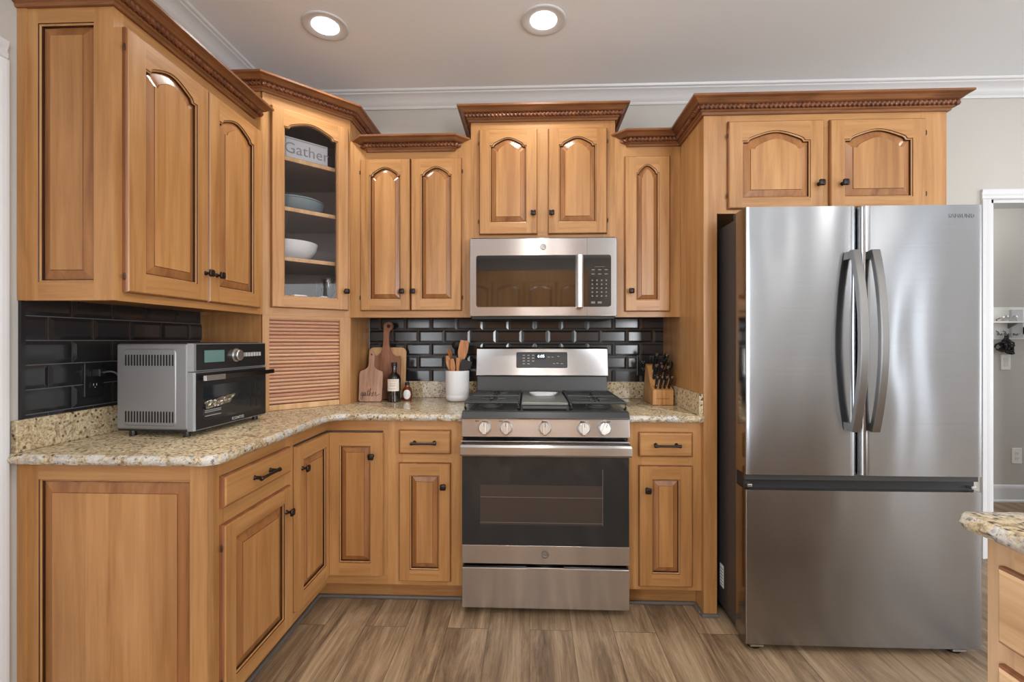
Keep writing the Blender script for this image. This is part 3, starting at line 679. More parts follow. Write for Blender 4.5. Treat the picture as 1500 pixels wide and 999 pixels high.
b = MB(); b.box(XL+.001, XL+.030, YE-.004, YE+.02, 0, BT-.0005, 'wood_v'); b.build('scribe_strip', t)
# corner carousel cabinet
t = thing('corner_base_cabinet', 'inside-corner maple base cabinet with two folding doors meeting at right angles', 'cabinet', (-1.25, -.3, 0))
b = MB(); b.prism([(XL+.001, -.001), (XL+.001, -.935), (XB-.026, -.935), (XB-.026, YB+.026), (-.6675, YB+.026), (-.6675, -.001)], TK+.019, BT-.0005, 'inside'); b.build('carcass', t)
b = MB(); b.prism([(XL+.001, -.001), (XL+.001, -.935), (XB-.075, -.935), (XB-.075, YB+.075), (-.6675, YB+.075), (-.6675, -.001)], 0, TK, 'wood_h'); b.build('toe_kick', t)
fx = MB(TR(XB, 0, 0, PI/2))
for q in ((-.935, YB, .828, BT-.0005), (-.935, YB, TK, .148)): fx.box(q[0], q[1], 0, .024, q[2], q[3], 'wood_h')
fx.xf = TR(0, YB, 0)
for q in ((XB+.0, -.6675, .828, BT-.0005), (XB+.0, -.6675, TK, .148)): fx.box(q[0], q[1], 0, .024, q[2], q[3], 'wood_h')
fx.box(-.690, -.6675, 0, .024, .148, .828, 'wood_v'); fx.build('face_frame', t)
xf = TR(XB-.0, -.933, .152, PI/2); d = door(t, xf, .933-.619+.0185, .668, st=.050, st2=.072, rb=.060, bev=.020, lip=False); knob(d, xf, .022+.015, .572)
xf = TR(XB+.020, YB+.0, .152); d = door(t, xf, .967-.716+.0-.0, .668, st=.046, st2=.056, rb=.060, bev=.020, lip=False); knob(d, xf, -.735-(XB+.020), .561)
# back run, left of the range
t = thing('base_cabinet', 'narrow maple base cabinet left of the range, one drawer over one door', 'cabinet', (-.49, -.3, 0))
body(t, -.667, -.3125, YB+.019, -.001, TK, BT-.0005)
b = MB(); b.box(-.667, -.3125, YB+.075, -.001, 0, TK, 'wood_h'); b.build('toe_kick', t)
frame(t, TR(0, YB, 0), [(-.667, -.595, TK, BT-.0005, 'v'), (-.385, -.3125, TK, BT-.0005, 'v'), (-.595, -.385, TK, .15, 'h'), (-.595, -.385, .66, .74, 'h'), (-.595, -.385, .82, BT-.0005, 'h')])
drawer(t, TR(-.611, YB-.0005, .722), .243, .112)
xf = TR(-.611, YB-.0005, .128); d = door(t, xf, .243, .553, st=.052, rb=.056, bev=.020); knob(d, xf, .212, .449)
# right of the range
t = thing('base_cabinet', 'narrow maple base cabinet between the range and the fridge panel', 'cabinet', (.62, -.3, 0))
body(t, .4505, XP-.0005, YB+.019, -.001, TK, BT-.0005)
b = MB(); b.box(.4505, XP-.0005, YB+.075, -.001, 0, TK, 'wood_h'); b.build('toe_kick', t)
frame(t, TR(0, YB, 0), [(.4505, .515, TK, BT-.0005, 'v'), (.725, XP-.0005, TK, BT-.0005, 'v'), (.515, .725, TK, .15, 'h'), (.515, .725, .66, .74, 'h'), (.515, .725, .82, BT-.0005, 'h')])
drawer(t, TR(.499, YB-.0005, .720), .243, .112)
xf = TR(.499, YB-.0005, .126); d = door(t, xf, .243, .553, st=.058, rb=.060, bev=.020); knob(d, xf, .036, .446)
# grey quarter-round along the toe kicks
b = MB(); q = .016
b.prism([(XB-.075, -1.40), (XB-.075+q, -1.40), (XB-.075+q, YB+.075-q), (-.3125, YB+.075-q), (-.3125, YB+.075), (XB-.075, YB+.075)], 0, q, 'toekick'); struct(b, 'trim_5', bev=.006)
b = MB(); b.box(.4505, XP, YB+.075-q, YB+.075, 0, q, 'toekick'); b.box(XP-q, XP, -.63, YB+.06, 0, q, 'toekick'); struct(b, 'trim_6', bev=.006)

# ================================================================== COUNTERTOPS
def slab(name, label, outline, edges, z0=BT, z1=CT):
    """outline CCW; edges: indices of outline segments with the chiselled edge"""
    rnd = random.Random(3)
    b = MB(); n = len(outline)
    prof = [(-.002, 0), (.004, .25), (.007, .5), (.004, .78), (-.004, 1)]
    out = []
    for i in range(n):
        p, q = outline[i], outline[(i+1) % n]
        L = math.hypot(q[0]-p[0], q[1]-p[1]); dx, dy = (q[0]-p[0])/L, (q[1]-p[1])/L; nx, ny = dy, -dx
        if i in edges:
            k = max(1, int(L/.012))
            for j in range(k): out.append((p[0]+dx*L*j/k, p[1]+dy*L*j/k, nx, ny, 1))
        else: out.append((p[0], p[1], 0, 0, 0))
    rings = []
    for off, tz in prof:
        ring = []
        for (x, y, nx, ny, r) in out:
            j = (rnd.uniform(-.003, .003) if 0 < tz < 1 else rnd.uniform(-.0015, .0015))*r
            ring.append((x+nx*(off*r+j), y+ny*(off*r+j), z0+(z1-z0)*tz+(rnd.uniform(-.0012, .0012) if 0 < tz < 1 else 0)))
        rings.append(b.pts(ring))
    for a, c in zip(rings[:-1], rings[1:]): b.bridge(a, c, 'granite_edge')
    b.face(rings[0][::-1], 'granite'); b.face(rings[-1], 'granite')
    o = b.build(name, smooth=True, ang=50); tag(o, label, 'countertop'); return o
XE, YEg = -.926, -.652
def arc(cx, cy, r, a0, a1, n=6): return [(cx+r*math.cos(math.radians(a0+(a1-a0)*i/n)), cy+r*math.sin(math.radians(a0+(a1-a0)*i/n))) for i in range(n+1)]
ol = [(XL, -1.446)] + arc(XE-.055, -1.446+.055, .055, -90, 0) + arc(XE+.09, YEg-.09, .09, 180, 90, 8) + [(-.3135, YEg), (-.3135, -.0005), (XL, -.0005)]
n = len(ol)
ct = slab('countertop', 'L-shaped speckled granite countertop left of the range, with rough cut edge', ol, set(range(0, n-3)))
b = MB(); b.box(XL+.0005, XL+.0205, -1.430, -.6195, CT, SPL, 'granite'); b.build('backsplash', ct, bev=.003); b = MB(); b.box(BX+.001, -.3135, -.0205, -.0005, CT, SPL, 'granite'); b.build('backsplash', ct, bev=.003)
cr = slab('countertop', 'small granite countertop between the range and the fridge panel', [(.4515, YEg), (XP-.0005, YEg), (XP-.0005, -.0005), (.4515, -.0005)], {0})
b = MB(); b.box(.4515, XP-.021, -.0205, -.0005, CT, SPL, 'granite'); b.build('backsplash', cr, bev=.003); b = MB(); b.box(XP-.0205, XP-.0005, -.644, -.0005, CT, SPL, 'granite'); b.build('backsplash', cr, bev=.003)

# ================================================================== RANGE
RX = .069; RW = .3785
t = thing('gas_range', 'stainless steel freestanding gas range with black glass oven door and five knobs', 'stove', (RX, -.34, 0))
b = MB(); b.box(RX-RW+.003, RX+RW-.003, -.625, -.025, .03, .895, 'black'); b.box(RX-RW+.02, RX+RW-.02, -.58, -.04, .0, .03, 'black_matte'); b.build('body', t)
# storage drawer
b = MB(); b.prism([(-.668, .032), (-.672, .036), (-.672, .216), (-.660, .223), (-.626, .223), (-.626, .032)], RX-RW, RX+RW, 'steel', axis='x'); dr = b.build('storage_drawer', t, bev=.002)
b = MB(); b.box(RX-.085, RX+.085, -.684, -.662, .2215, .2265, 'steel'); b.build('drawer_lip', dr, bev=.002)
# oven door
b = MB(); b.box(RX-RW, RX+RW, -.668, -.627, .237, .735, 'black'); b.box(RX-RW, RX+RW, -.6715, -.668, .237, .3205, 'steel'); od = b.build('oven_door', t, bev=.0015)
b = MB(); b.box(RX-RW+.001, RX+RW-.001, -.6712, -.668, .3212, .7330, 'glass_black'); gl = b.build('door_glass', od)
b = MB()
wx0, wx1, wz0, wz1 = -.226, .328, .415, .640
b.box(wx0, wx1, -.6716, -.6712, wz0, wz1-.045, 'window_in')
b.build('viewing_window', od)
b = MB(); b.box(wx0, wx1, -.6720, -.6716, .539, .5405, 'legend_dim'); b.box(wx0, wx1, -.6720, -.6716, .424, .4255, 'legend_dim'); b.box(wx1, wx1+.0015, -.6718, -.6712, wz0, wz1+.03, 'legend_dim'); b.build('rack_line', od)
# top flange with vent slots + wide handle
b = MB(); b.prism([(-.668, .736), (-.668, .792), (-.700, .797), (-.700, .800), (-.627, .803), (-.627, .736)], RX-RW, RX+RW, 'steel', axis='x'); fl = b.build('door_top', od, bev=.001)
b = MB()
for x0, x1 in ((-.248, -.192), (-.165, -.025), (.003, .143), (.172, .226)): b.box(RX-.069+x0+.069-.069+.069-.0, RX-.069+x1+.069-.0, -.690, -.684, .7975, .8010, 'vent')
b.build('vent_slot', fl)
b = MB(); hp = [(-.712, .734), (-.726, .738), (-.732, .746), (-.732, .778), (-.724, .788), (-.706, .790), (-.706, .783), (-.716, .780), (-.720, .772), (-.720, .748), (-.712, .742)]
b.prism(hp, RX-RW, RX+RW, 'steel', axis='x')
for x in (RX-RW, RX+RW-.02): b.box(x, x+.02, -.716, -.668, .736, .789, 'steel')
b.build('handle', od, bev=.0015)
def ge_logo(parent, x, y, z, r):
    b = MB(TR(x, y, z)); rot = Matrix.Rotation(PI/2, 4, 'X')
    n = 28
    for ri, ro in ((r*.86, r), (r*.70, r*.76)):
        for k in range(n):
            a0, a1 = 2*PI*k/n, 2*PI*(k+1)/n
            b.poly([(ri*math.cos(a0), -.0008, ri*math.sin(a0)), (ro*math.cos(a0), -.0008, ro*math.sin(a0)), (ro*math.cos(a1), -.0008, ro*math.sin(a1)), (ri*math.cos(a1), -.0008, ri*math.sin(a1))], 'logo_grey')
    for k in range(4):
        a0 = PI/4+k*PI/2
        b.tube([(r*.5*math.cos(a0), -.0008, r*.5*math.sin(a0)), (r*.65*math.cos(a0+.5), -.0008, r*.65*math.sin(a0+.5)), (r*.62*math.cos(a0+1.0), -.0008, r*.62*math.sin(a0+1.0))], r*.05, 'logo_grey', 5)
    lo = b.build('emblem', parent)
    text('GE', r*.85, 'logo_grey', parent, TR(x, y-.0008, z) @ STAND, name='emblem_lettering', shear=.25)
    return lo
ge_logo(od, RX, -.6718, .281, .0175)
# control panel + knobs
b = MB(); b.prism([(-.684, .816), (-.676, .897), (-.630, .897), (-.630, .816)], RX-RW, RX+RW, 'steel', axis='x'); cpn = b.build('control_panel', t, bev=.0015)
tilt = math.atan2(.008, .081)
for i, u in enumerate((710, 741.5, 798.5, 855, 885)):
    kx = -.2045 + (u-710)*.003083
    kz = .857; ky = -.6805
    kb = MB(Matrix.Translation((kx, ky, kz)) @ Matrix.Rotation(-tilt, 4, 'X')); rot = Matrix.Rotation(PI/2, 4, 'X')
    kb.lathe([(.030, 0), (.030, .004), (.0275, .008), (.026, .020), (.0235, .023)], 0, 0, 'silver', 32, xf=rot)
    g = .008; a = (.35 if i == 4 else 0)
    kb.xf = kb.xf @ Matrix.Rotation(a, 4, 'Y')
    kb.prism([(-g, -.023), (g, -.023), (g*.8, -.036), (-g*.8, -.036)], -.026, .026, 'silver')
    kb.box(-.001, .001, -.0365, -.036, .006, .024, 'black_matte')
    ko = kb.build('knob', t, smooth=True, ang=30)
for x in (-.238, -.13, .062, .236, .355):
    b = MB(TR(x, -.6802, .886)); b.box(-.008, -.003, -.001, 0, -.002, .002, 'ink'); b.box(0, .006, -.001, 0, -.0015, .0015, 'ink'); b.build('knob_marking', cpn)
# cooktop
b = MB(); b.prism([(-.690, .898), (-.690, .904), (-.668, .926), (-.655, .930), (-.100, .930), (-.100, .900), (-.60, .898)], RX-RW, RX+RW, 'cooktop', axis='x'); cook = b.build('cooktop', t, bev=.004)
b = MB(); b.box(RX-RW+.03, RX+RW-.03, -.64, -.12, .9302, .9312, 'black'); b.build('burner_well', cook)
def burner(x, y, r):
    b = MB(); b.lathe([(r*1.25, .931), (r*1.2, .936), (r, .938), (r, .944), (r*.72, .945), (r*.72, .949), (r*.6, .952)], x, y, 'iron', 28); return b.build('burner', t, smooth=True)
for x, y, r in ((-.19, -.50, .048), (-.19, -.25, .038), (.33, -.50, .05), (.33, -.25, .036), (.069, -.38, .04)): burner(x, y, r)
def grate(x0, x1, name='grate'):
    b = MB(); y0, y1 = -.648, -.135; zt = .9665; s = .0055
    for x in (x0, x1): b.tube([(x, y0+.02, .934), (x, y0, .945), (x, y0+.004, zt-.006), (x, y0+.03, zt), (x, y1-.02, zt), (x, y1, .945), (x, y1, .934)], s, 'iron', 6)
    for y in (y0+.012, (y0+y1)/2, y1-.01): b.tube([(x0, y, zt-.002), (x1, y, zt-.002)], s, 'iron', 6)
    for yy in [y0+.055+i*.058 for i in range(8)]:
        if abs(yy-(y0+y1)/2) < .016: continue
        c = min(abs(yy-(-.50)), abs(yy-(-.26)))
        g = max(0.012, .052-c*.9)
        xm = (x0+x1)/2
        b.tube([(x0, yy, zt), (xm-g, yy, zt)], s*.7, 'iron', 5); b.tube([(xm+g, yy, zt), (x1, yy, zt)], s*.7, 'iron', 5)
    xm = (x0+x1)/2
    for cy in (-.50, -.26):
        for k in range(8):
            a = PI/4*k+PI/8; b.tube([(xm+.020*math.cos(a), cy+.020*math.sin(a), zt), (xm+.062*math.cos(a), cy+.062*math.sin(a), zt)], s*.8, 'iron', 5)
    b.tube([(xm, y0+.012, zt-.001), (xm, -.56, zt-.001)], s*.9, 'iron', 6)
    return b.build(name, t, smooth=True)
grate(-.298, -.052); grate(.190, .436)
b = MB(); b.box(-.040, .178, -.635, -.145, .950, .9665, 'griddle'); b.box(-.036, .174, -.648, -.635, .934, .950, 'iron')
b.build('griddle', t, bev=.006, seg=3)
b = MB(); b.box(-.040, -.030, -.64, -.14, .9312, .950, 'iron'); b.box(.168, .178, -.64, -.14, .9312, .950, 'iron'); b.build('griddle_support', t)
# backguard
b = MB(); b.prism([(-.110, .925), (-.096, 1.046), (-.03, 1.046), (-.03, .925)], RX-RW+.004, RX+RW-.004, 'riser', axis='x'); b.build('riser', t, bev=.003)
b = MB(); b.prism([(-.120, 1.050), (-.088, 1.205), (-.078, 1.212), (-.03, 1.212), (-.03, 1.050)], RX-RW, RX+RW, 'steel', axis='x'); bgd = b.build('backguard', t, bev=.003)
bt = math.atan2(.032, .155)
BM = Matrix.Translation((RX, -.1195, 1.052)) @ Matrix.Rotation(-bt, 4, 'X')     # x across, z up the slope
b = MB(BM)
def rrect(x0, x1, z0, z1, r, n=4):
    o = []
    for cx, cz, a in ((x1-r, z0+r, -90), (x1-r, z1-r, 0), (x0+r, z1-r, 90), (x0+r, z0+r, 180)):
        for i in range(n+1):
            q = math.radians(a+90*i/n); o.append((cx+r*math.cos(q), cz+r*math.sin(q)))
    return o
b.prism(rrect(-.147, .147, .043, .135, .008), -.0022, .001, 'black', axis='y'); dp = b.build('display_panel', bgd)
b = MB(BM); b.box(-.036, .022, -.0028, -.0020, .094, .124, 'black_matte'); b.build('clock_screen', dp)
text('6:05', .024, 'digits', dp, BM @ Matrix.Translation((-.004, -.003, .110)) @ STAND, name='clock_digits')
b = MB(BM)
for r_ in range(4):
    for c_ in range(3):
        if r_ == 3 and c_ == 2: continue
        b.box(-.110+c_*.027, -.097+c_*.027, -.0027, -.0020, .064+(3-r_)*.0165, .069+(3-r_)*.0165, 'chip')
for x_, z_ in ((.04, .106), (.062, .106), (.07, .068), (.09, .07), (.115, .068), (.095, .110)): b.box(x_-.006, x_+.006, -.0027, -.0020, z_-.0015, z_+.0015, 'chip')
b.build('touch_button', dp)

# ================================================================== MICROWAVE
t = thing('microwave_oven', 'stainless steel over-the-range microwave with dark mirrored window and keypad', 'microwave', (RX, -.2, 1.374))
MX0, MX1, MZ0, MZ1, MY = -.309, .443, 1.376, 1.776, -.400
b = MB(); b.box(MX0+.004, MX1-.004, MY+.04, -.010, MZ0+.006, 1.787, 'black'); b.box(MX0+.01, MX1-.01, MY+.02, -.02, MZ0-.012, MZ0+.006, 'black_matte'); b.build('body', t)
b = MB(); b.box(MX0, MX1, MY, MY+.04, MZ0, MZ1, 'steel'); fcp = b.build('front_panel', t, bev=.004, seg=3)
kx = lambda u: (u-776+0.0)*.003488+.0  # metres at the front plane
b = MB(); b.prism(rrect(-.2755, .413, 1.424, 1.688, .012), MY-.003, MY+.001, 'mw_glass', axis='y'); mg = b.build('door_window', fcp)
b = MB(); b.box(.2915, .2925, MY-.0005, MY+.002, MZ0+.001, MZ1-.001, 'black_matte'); b.build('door_gap', fcp)
b = MB(); b.prism([(.233, MY-.004), (.237, MY-.034), (.244, MY-.038), (.262, MY-.038), (.269, MY-.034), (.273, MY-.004), (.266, MY-.004), (.262, MY-.028), (.244, MY-.028), (.240, MY-.004)], 1.418, 1.686, 'silver'); b.build('handle', fcp, bev=.0015)
b = MB(TR(.0, MY-.0036, 0))
for r_ in range(5):
    for c_ in range(4):
        z_ = 1.478+r_*.020; x_ = .318+c_*.0235
        b.box(x_-.0035, x_+.0035, 0, .0005, z_-.0035, z_+.0035, 'legend_dim')
for z_ in (1.590, 1.612):
    for x_ in (.322, .355, .388): b.box(x_-.008, x_+.008, 0, .0005, z_-.002, z_+.002, 'legend_dim')
b.box(.33, .38, 0, .0005, 1.6265, 1.628, 'legend_dim'); b.box(.312, .332, 0, .0005, 1.440, 1.450, 'legend_dim'); b.box(.345, .365, 0, .0005, 1.440, 1.450, 'legend_dim')
b.build('keypad', mg)
ge_logo(fcp, .068, MY-.0008, 1.730, .0155)

# ================================================================== REFRIGERATOR
t = thing('refrigerator', 'stainless steel French-door refrigerator with two curved handles and bottom freezer', 'refrigerator', (1.326, -.46, 0))
FX0, FXE, FY, FB = .868, 1.783, -.878, -.788
b = MB(); b.box(FX0+.004, FXE-.004, FB+.012, -.06, .045, 1.765, 'case'); b.build('case', t, bev=.004)
b = MB(); b.box(FX0+.012, FXE-.012, FB-.004, FB+.03, .06, 1.74, 'black_matte'); b.build('door_gasket', t)
def fdoor(x0, x1, z0, z1, name, curve=.0015, rl=.004, rr=.004):
    b = MB(); n = 24; out = []
    for i in range(n+1):
        u = i/n; x = x0+(x1-x0)*u
        yy = FY-curve*(1-(2*u-1)**2)
        for xe, r in ((x0, rl), (x1, rr)):
            dd = abs(x-xe)
            if dd < r: yy += r-math.sqrt(max(0, r*r-(r-dd)**2))
        out.append((x, yy))
    # refine at edges
    def y_at(x):
        u = (x-x0)/(x1-x0); yy = FY-curve*(1-(2*u-1)**2)
        for xe, r in ((x0, rl), (x1, rr)):
            dd = abs(x-xe)
            if dd < r: yy += r-math.sqrt(max(0, r*r-(r-dd)**2))
        return yy
    xs = sorted(set([x0+(x1-x0)*i/n for i in range(n+1)]+[x0+rl*(1-math.cos(a*PI/16)) for a in range(9)]+[x1-rr*(1-math.cos(a*PI/16)) for a in range(9)]))
    ol = [(x, y_at(x)) for x in xs]
    full = ol+[(x1, FB), (x0, FB)]
    a = b.pts([(x, y, z0) for x, y in full]); c = b.pts([(x, y, z1) for x, y in full]); k = len(full)
    b.face(a[::-1], 'steel_side'); b.face(c, 'steel_side')
    for i in range(k):
        j = (i+1) % k; b.face((a[i], a[j], c[j], c[i]), 'steel_fridge' if i < len(ol)-1 else 'steel_side')
    return b.build(name, t, smooth=True, ang=40)
d1 = fdoor(FX0, 1.3105, .713, 1.788, 'door', rr=.030); d2 = fdoor(1.3165, FXE, .713, 1.788, 'door', rl=.030)
d3 = fdoor(FX0, FXE, .032, .652, 'freezer_drawer', .003)
b = MB(); b.box(FX0+.004, FXE-.004, FY+.030, FB, .652, .713, 'black_matte'); b.prism([(FX0+.004, FY+.012), (FXE-.004, FY+.012), (FXE-.004, FY+.03), (FX0+.004, FY+.03)], .690, .713, 'cooktop'); b.build('handle_recess', t)
for x in (FX0+.012, FXE-.03):
    b = MB(); b.box(x, x+.018, FY+.01, FB+.01, .660, .672, 'silver'); b.build('drawer_hinge', t, bev=.002)
def fhandle(par, x):
    b = MB(); n = 22; z0, z1 = .893, 1.607; rings = []
    for i in range(n+1):
        u = i/n; z = z0+(z1-z0)*u; s_ = 1-(2*u-1)**2
        yo = FY-.004-.024-.048*s_; hw = .0155; th = .010
        rings.append(b.pts([(x-hw, yo+th, z), (x-hw, yo-th+.003, z), (x-hw+.003, yo-th, z), (x+hw-.003, yo-th, z), (x+hw, yo-th+.003, z), (x+hw, yo+th, z)]))
    for p, q in zip(rings[:-1], rings[1:]): b.bridge(p, q, 'handle_steel')
    b.face(rings[0][::-1], 'handle_steel'); b.face(rings[-1], 'handle_steel')
    for z in (z0+.002, z1-.032): b.box(x-.013, x+.013, FY-.022, FY, z, z+.030, 'handle_steel')
    return b.build('handle', par, smooth=True, ang=30)
fhandle(d1, 1.276); fhandle(d2, 1.352)
text('SAMSUNG', .022, 'logo_grey', d2, TR(1.704, FY-.0022, 1.744) @ STAND, name='lettering')
for x in (FX0+.05, FXE-.075):
    b = MB(); b.lathe([(.024, 0), (.026, .004), (.026, .012), (.012, .014), (.012, .035)], x, FY+.045, 'black', 16); b.box(x-.026, x+.026, FY+.012, FY+.03, .014, .022, 'silver'); b.build('foot', t, smooth=True, ang=40)
for x in (FX0+.07, FXE-.07):
    b = MB(); b.box(x-.02, x+.02, -.16, -.10, 0, .046, 'black'); b.build('foot', t)
b = MB(); b.box(FX0+.0032, FX0+.0042, -.655, -.615, .135, .235, 'white'); b.build('sticker', t)
for k in range(6):
    b = MB(); b.box(FX0+.0028, FX0+.0034, -.650, -.620, .145+k*.014, .148+k*.014, 'ink'); b.build('sticker_print', t) if k == 0 else b.build('sticker_print', t)
for x in (FX0+.01, FXE-.05):
    b = MB(); b.box(x, x+.04, FB-.03, FB+.05, 1.7655, 1.795, 'case'); b.build('hinge_cover', t, bev=.004)

# ================================================================== TOASTER OVEN  (front faces +X)
ta = math.radians(-3.5)
t = thing('toaster_oven', 'large grey countertop toaster oven with black control face, seen from its vented side', 'toaster oven', (-1.30, -.985, CT), rz=ta)
OX0, OX1, OY0, OY1, OZ0, OZ1 = -.160, .135, -.205, .205, .020, .330
b = MB(); b.box(OX0, OX1-.022, OY0, OY1, OZ0+.006, OZ1, 'oven_side'); b.build('housing', t, bev=.007, seg=3)
b = MB(); b.box(OX0+.004, OX1-.02, OY0+.004, OY1-.004, OZ0, OZ0+.012, 'black_matte'); b.build('base', t)
b = MB(); b.box(OX0+.006, OX1-.03, OY0+.006, OY1-.006, OZ1-.001, OZ1+.004, 'black_matte'); b.build('top_cover', t, bev=.003)
# raised side panel with vent slots
b = MB(); o1 = rrect(-.133, .072, .040, .312, .016); o2 = rrect(-.130, .069, .043, .309, .014)
r1 = b.pts([(x, OY0-.0005, z) for x, z in o1]); r2 = b.pts([(x, OY0-.0035, z) for x, z in o2]); b.bridge(r1, r2, 'oven_side'); b.face(r2, 'oven_side'); sp_ = b.build('side_panel', t, smooth=True, ang=20)
for z0, z1 in ((.252, .292), (.052, .092)):
    for i in range(17):
        b = MB(); x = -.122+i*.01125
        b.prism(rrect(x, x+.0056, z0, z1, .0026, 2), OY0-.0042, OY0-.0034, 'vent', axis='y'); b.build('vent_slot', sp_)
# front fascia: bevelled black frame with door below and control strip on top
b = MB(); b.prism([(OX1-.022, OY0), (OX1-.002, OY0+.006), (OX1, OY0+.014), (OX1, OY1-.014), (OX1-.002, OY1-.006), (OX1-.022, OY1)], .232, OZ1+.001, 'oven_side'); ff = b.build('control_head', t)
b = MB(); b.box(OX1-.001, OX1+.002, OY0+.014, OY1-.012, .236, OZ1-.002, 'black'); cf = b.build('control_face', ff)
b = MB(); b.box(OX1+.002, OX1+.003, OY0+.050, OY0+.150, .262, .306, 'lcd'); b.build('screen', cf)
b = MB(TR(OX1+.002, OY0+.215, .284)); b.lathe([(.026, 0), (.026, .003), (.021, .005), (.021, .018), (.018, .021)], 0, 0, 'silver', 28, xf=Matrix.Rotation(PI/2, 4, 'Y')); b.build('dial', cf, smooth=True)
b = MB()
for k in range(7): b.box(OX1+.002, OX1+.003, OY0+.252+k*.017, OY0+.265+k*.017, .277, .293, 'chip')
b.build('button', cf)
b = MB(); b.prism([(OX1-.022, OY0), (OX1-.004, OY0+.004), (OX1, OY0+.012), (OX1, OY1-.012), (OX1-.004, OY1-.004), (OX1-.022, OY1)], .022, .229, 'oven_side')
dd = b.build('door', t)
b = MB(); b.box(OX1-.001, OX1+.003, OY0+.012, OY1-.010, .026, .226, 'black'); db = b.build('door_frame', dd)
b = MB(); b.prism(rrect(OY0+.040, OY1-.045, .052, .178, .010), OX1+.0030, OX1+.0042, 'glass_black', axis='x'); b.build('door_window', dd)
b = MB(); rr_ = random.Random(5)
nx, nz = 18, 7; G = []
for i in range(nx+1):
    u = i/nx; lo = .094+.012*u; hi = .122+.014*u+rr_.uniform(-.002, .002)
    if i > nx-4: lo += .006*(i-nx+4)
    G.append(b.pts([(OX1+.0044+rr_.uniform(0, .007), OY0+.046+.155*u+rr_.uniform(-.003, .003), lo+(hi-lo)*j/nz) for j in range(nz+1)]))
for p, q in zip(G[:-1], G[1:]): b.bridge(p, q, 'foil', closed=False)
b.build('foil_roast', dd); b = MB()
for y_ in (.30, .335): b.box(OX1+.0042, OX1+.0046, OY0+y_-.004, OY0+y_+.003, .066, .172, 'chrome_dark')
b.build('reflection_bar', dd)  # bars modelled to stand for a reflection in the door window
b = MB()
for z_ in (.088, .082, .068): b.tube([(OX1+.0045, OY0+.05, z_), (OX1+.0045, OY0+.13, z_)], .0012, 'chip', 4)
b.build('rack', dd)
b = MB(); b.box(OX1+.028, OX1+.038, OY0+.016, OY1-.002, .200, .217, 'chrome_dark')
for y_ in (OY0+.03, OY1-.03): b.tube([(OX1+.002, y_, .208), (OX1+.034, y_, .208)], .006, 'chrome_dark', 8)
hd = b.build('handle', dd, smooth=True)
b = MB(); b.box(OX1+.027, OX1+.0392, OY0+.014, OY0+.110, .199, .218, 'silver'); b.build('sleeve', hd, bev=.0015)
text('ICONITES', .016, 'chip', dd, TR(OX1+.0034, .02, .036, PI/2) @ STAND, name='lettering')
for x, y in ((-.115, OY0+.02), (.095, OY0+.02), (-.115, OY1-.02), (.095, OY1-.02)):
    b = MB(); b.lathe([(.011, 0), (.012, .003), (.010, .018), (.010, .021)], x, y, 'black', 14); b.build('foot', t, smooth=True)
# power cord
inv = Matrix.Rotation(-ta, 4, 'Z') @ Matrix.Translation((1.30, .985, -CT))
pts = [(-1.530, -1.170, 1.137), (-1.505, -1.165, 1.140), (-1.490, -1.155, 1.128), (-1.488, -1.13, 1.085), (-1.492, -1.10, 1.04), (-1.492, -1.06, 1.015), (-1.475, -1.03, 1.005)]
def smooth_path(p, n=6):
    P = [Vector(q) for q in p]; P = [P[0]]+P+[P[-1]]; out = []
    for i in range(1, len(P)-2):
        for k in range(n):
            s = k/n; a, b_, c, d_ = P[i-1:i+3]
            out.append(.5*((2*b_)+(-a+c)*s+(2*a-5*b_+4*c-d_)*s*s+(-a+3*b_-3*c+d_)*s**3))
    out.append(P[-2]); return out
b = MB(inv); b.tube(smooth_path(pts), .0032, 'cord', 8); cdo = b.build('power_cord', t, smooth=True)
b = MB(inv); b.box(-1.560, -1.530, -1.184, -1.156, 1.122, 1.152, 'black'); b.build('plug', cdo, bev=.004)
b = MB(inv @ TR(-1.492, -1.078, 1.022) @ Matrix.Rotation(.5, 4, 'X')); b.box(-.003, .003, -.022, .022, -.007, .007, 'yellow'); b.build('warning_tag', cdo, bev=.001)

# outlets
def outlet(xf, label, m='black', name='wall_outlet', w_=.074, h_=.122):
    t = thing(name, label, 'outlet', tuple(xf.to_translation()))
    b = MB(xf); b.box(-w_/2, w_/2, -.006, 0, -h_/2, h_/2, m); pl = b.build('cover_plate', t, bev=.003)
    b = MB(xf)
    for s in (-1, 1):
        b.prism(rrect(-.016, .016, s*.020-.014, s*.020+.014, .006), -.009, -.005, m, axis='y')
        for x in (-.006, .006): b.box(x-.001, x+.001, -.0094, -.0088, s*.020-.002, s*.020+.006, 'chip' if m == 'black' else 'ink')
        b.box(-.0015, .0015, -.0094, -.0088, s*.020-.009, s*.020-.006, 'chip' if m == 'black' else 'ink')
    b.build('receptacle', t)
    return t
outlet(TR(XL+.0078, -1.172, 1.112, PI/2), 'black wall outlet on the left tiles with the toaster oven plugged in')
outlet(TR(.668, -.0078, 1.105), 'black wall outlet on the tiles behind the knife block')

# ================================================================== COUNTER OBJECTS
def board(name, label, outline, th, xf, m, holes=(), recess=None):
    b = MB(xf); a = b.pts([(x, 0, z) for x, z in outline]); c = b.pts([(x, -th, z) for x, z in outline]); b.face(a, m); b.face(c[::-1], m); b.bridge(a, c, m)
    o = b.build(name, bev=.003, seg=2); tag(o, label, 'cutting board'); return o
def lean(x, y, z, ang): return Matrix.Translation((x, y, z)) @ Matrix.Rotation(-ang, 4, 'X')
# pale board at the back
o = board('cutting_board', 'pale wooden cutting board leaning at the back behind the walnut one', rrect(-.112, .112, 0, .300, .03, 6), .016, lean(-.846, -.062, CT+.001, .10), 'pale')
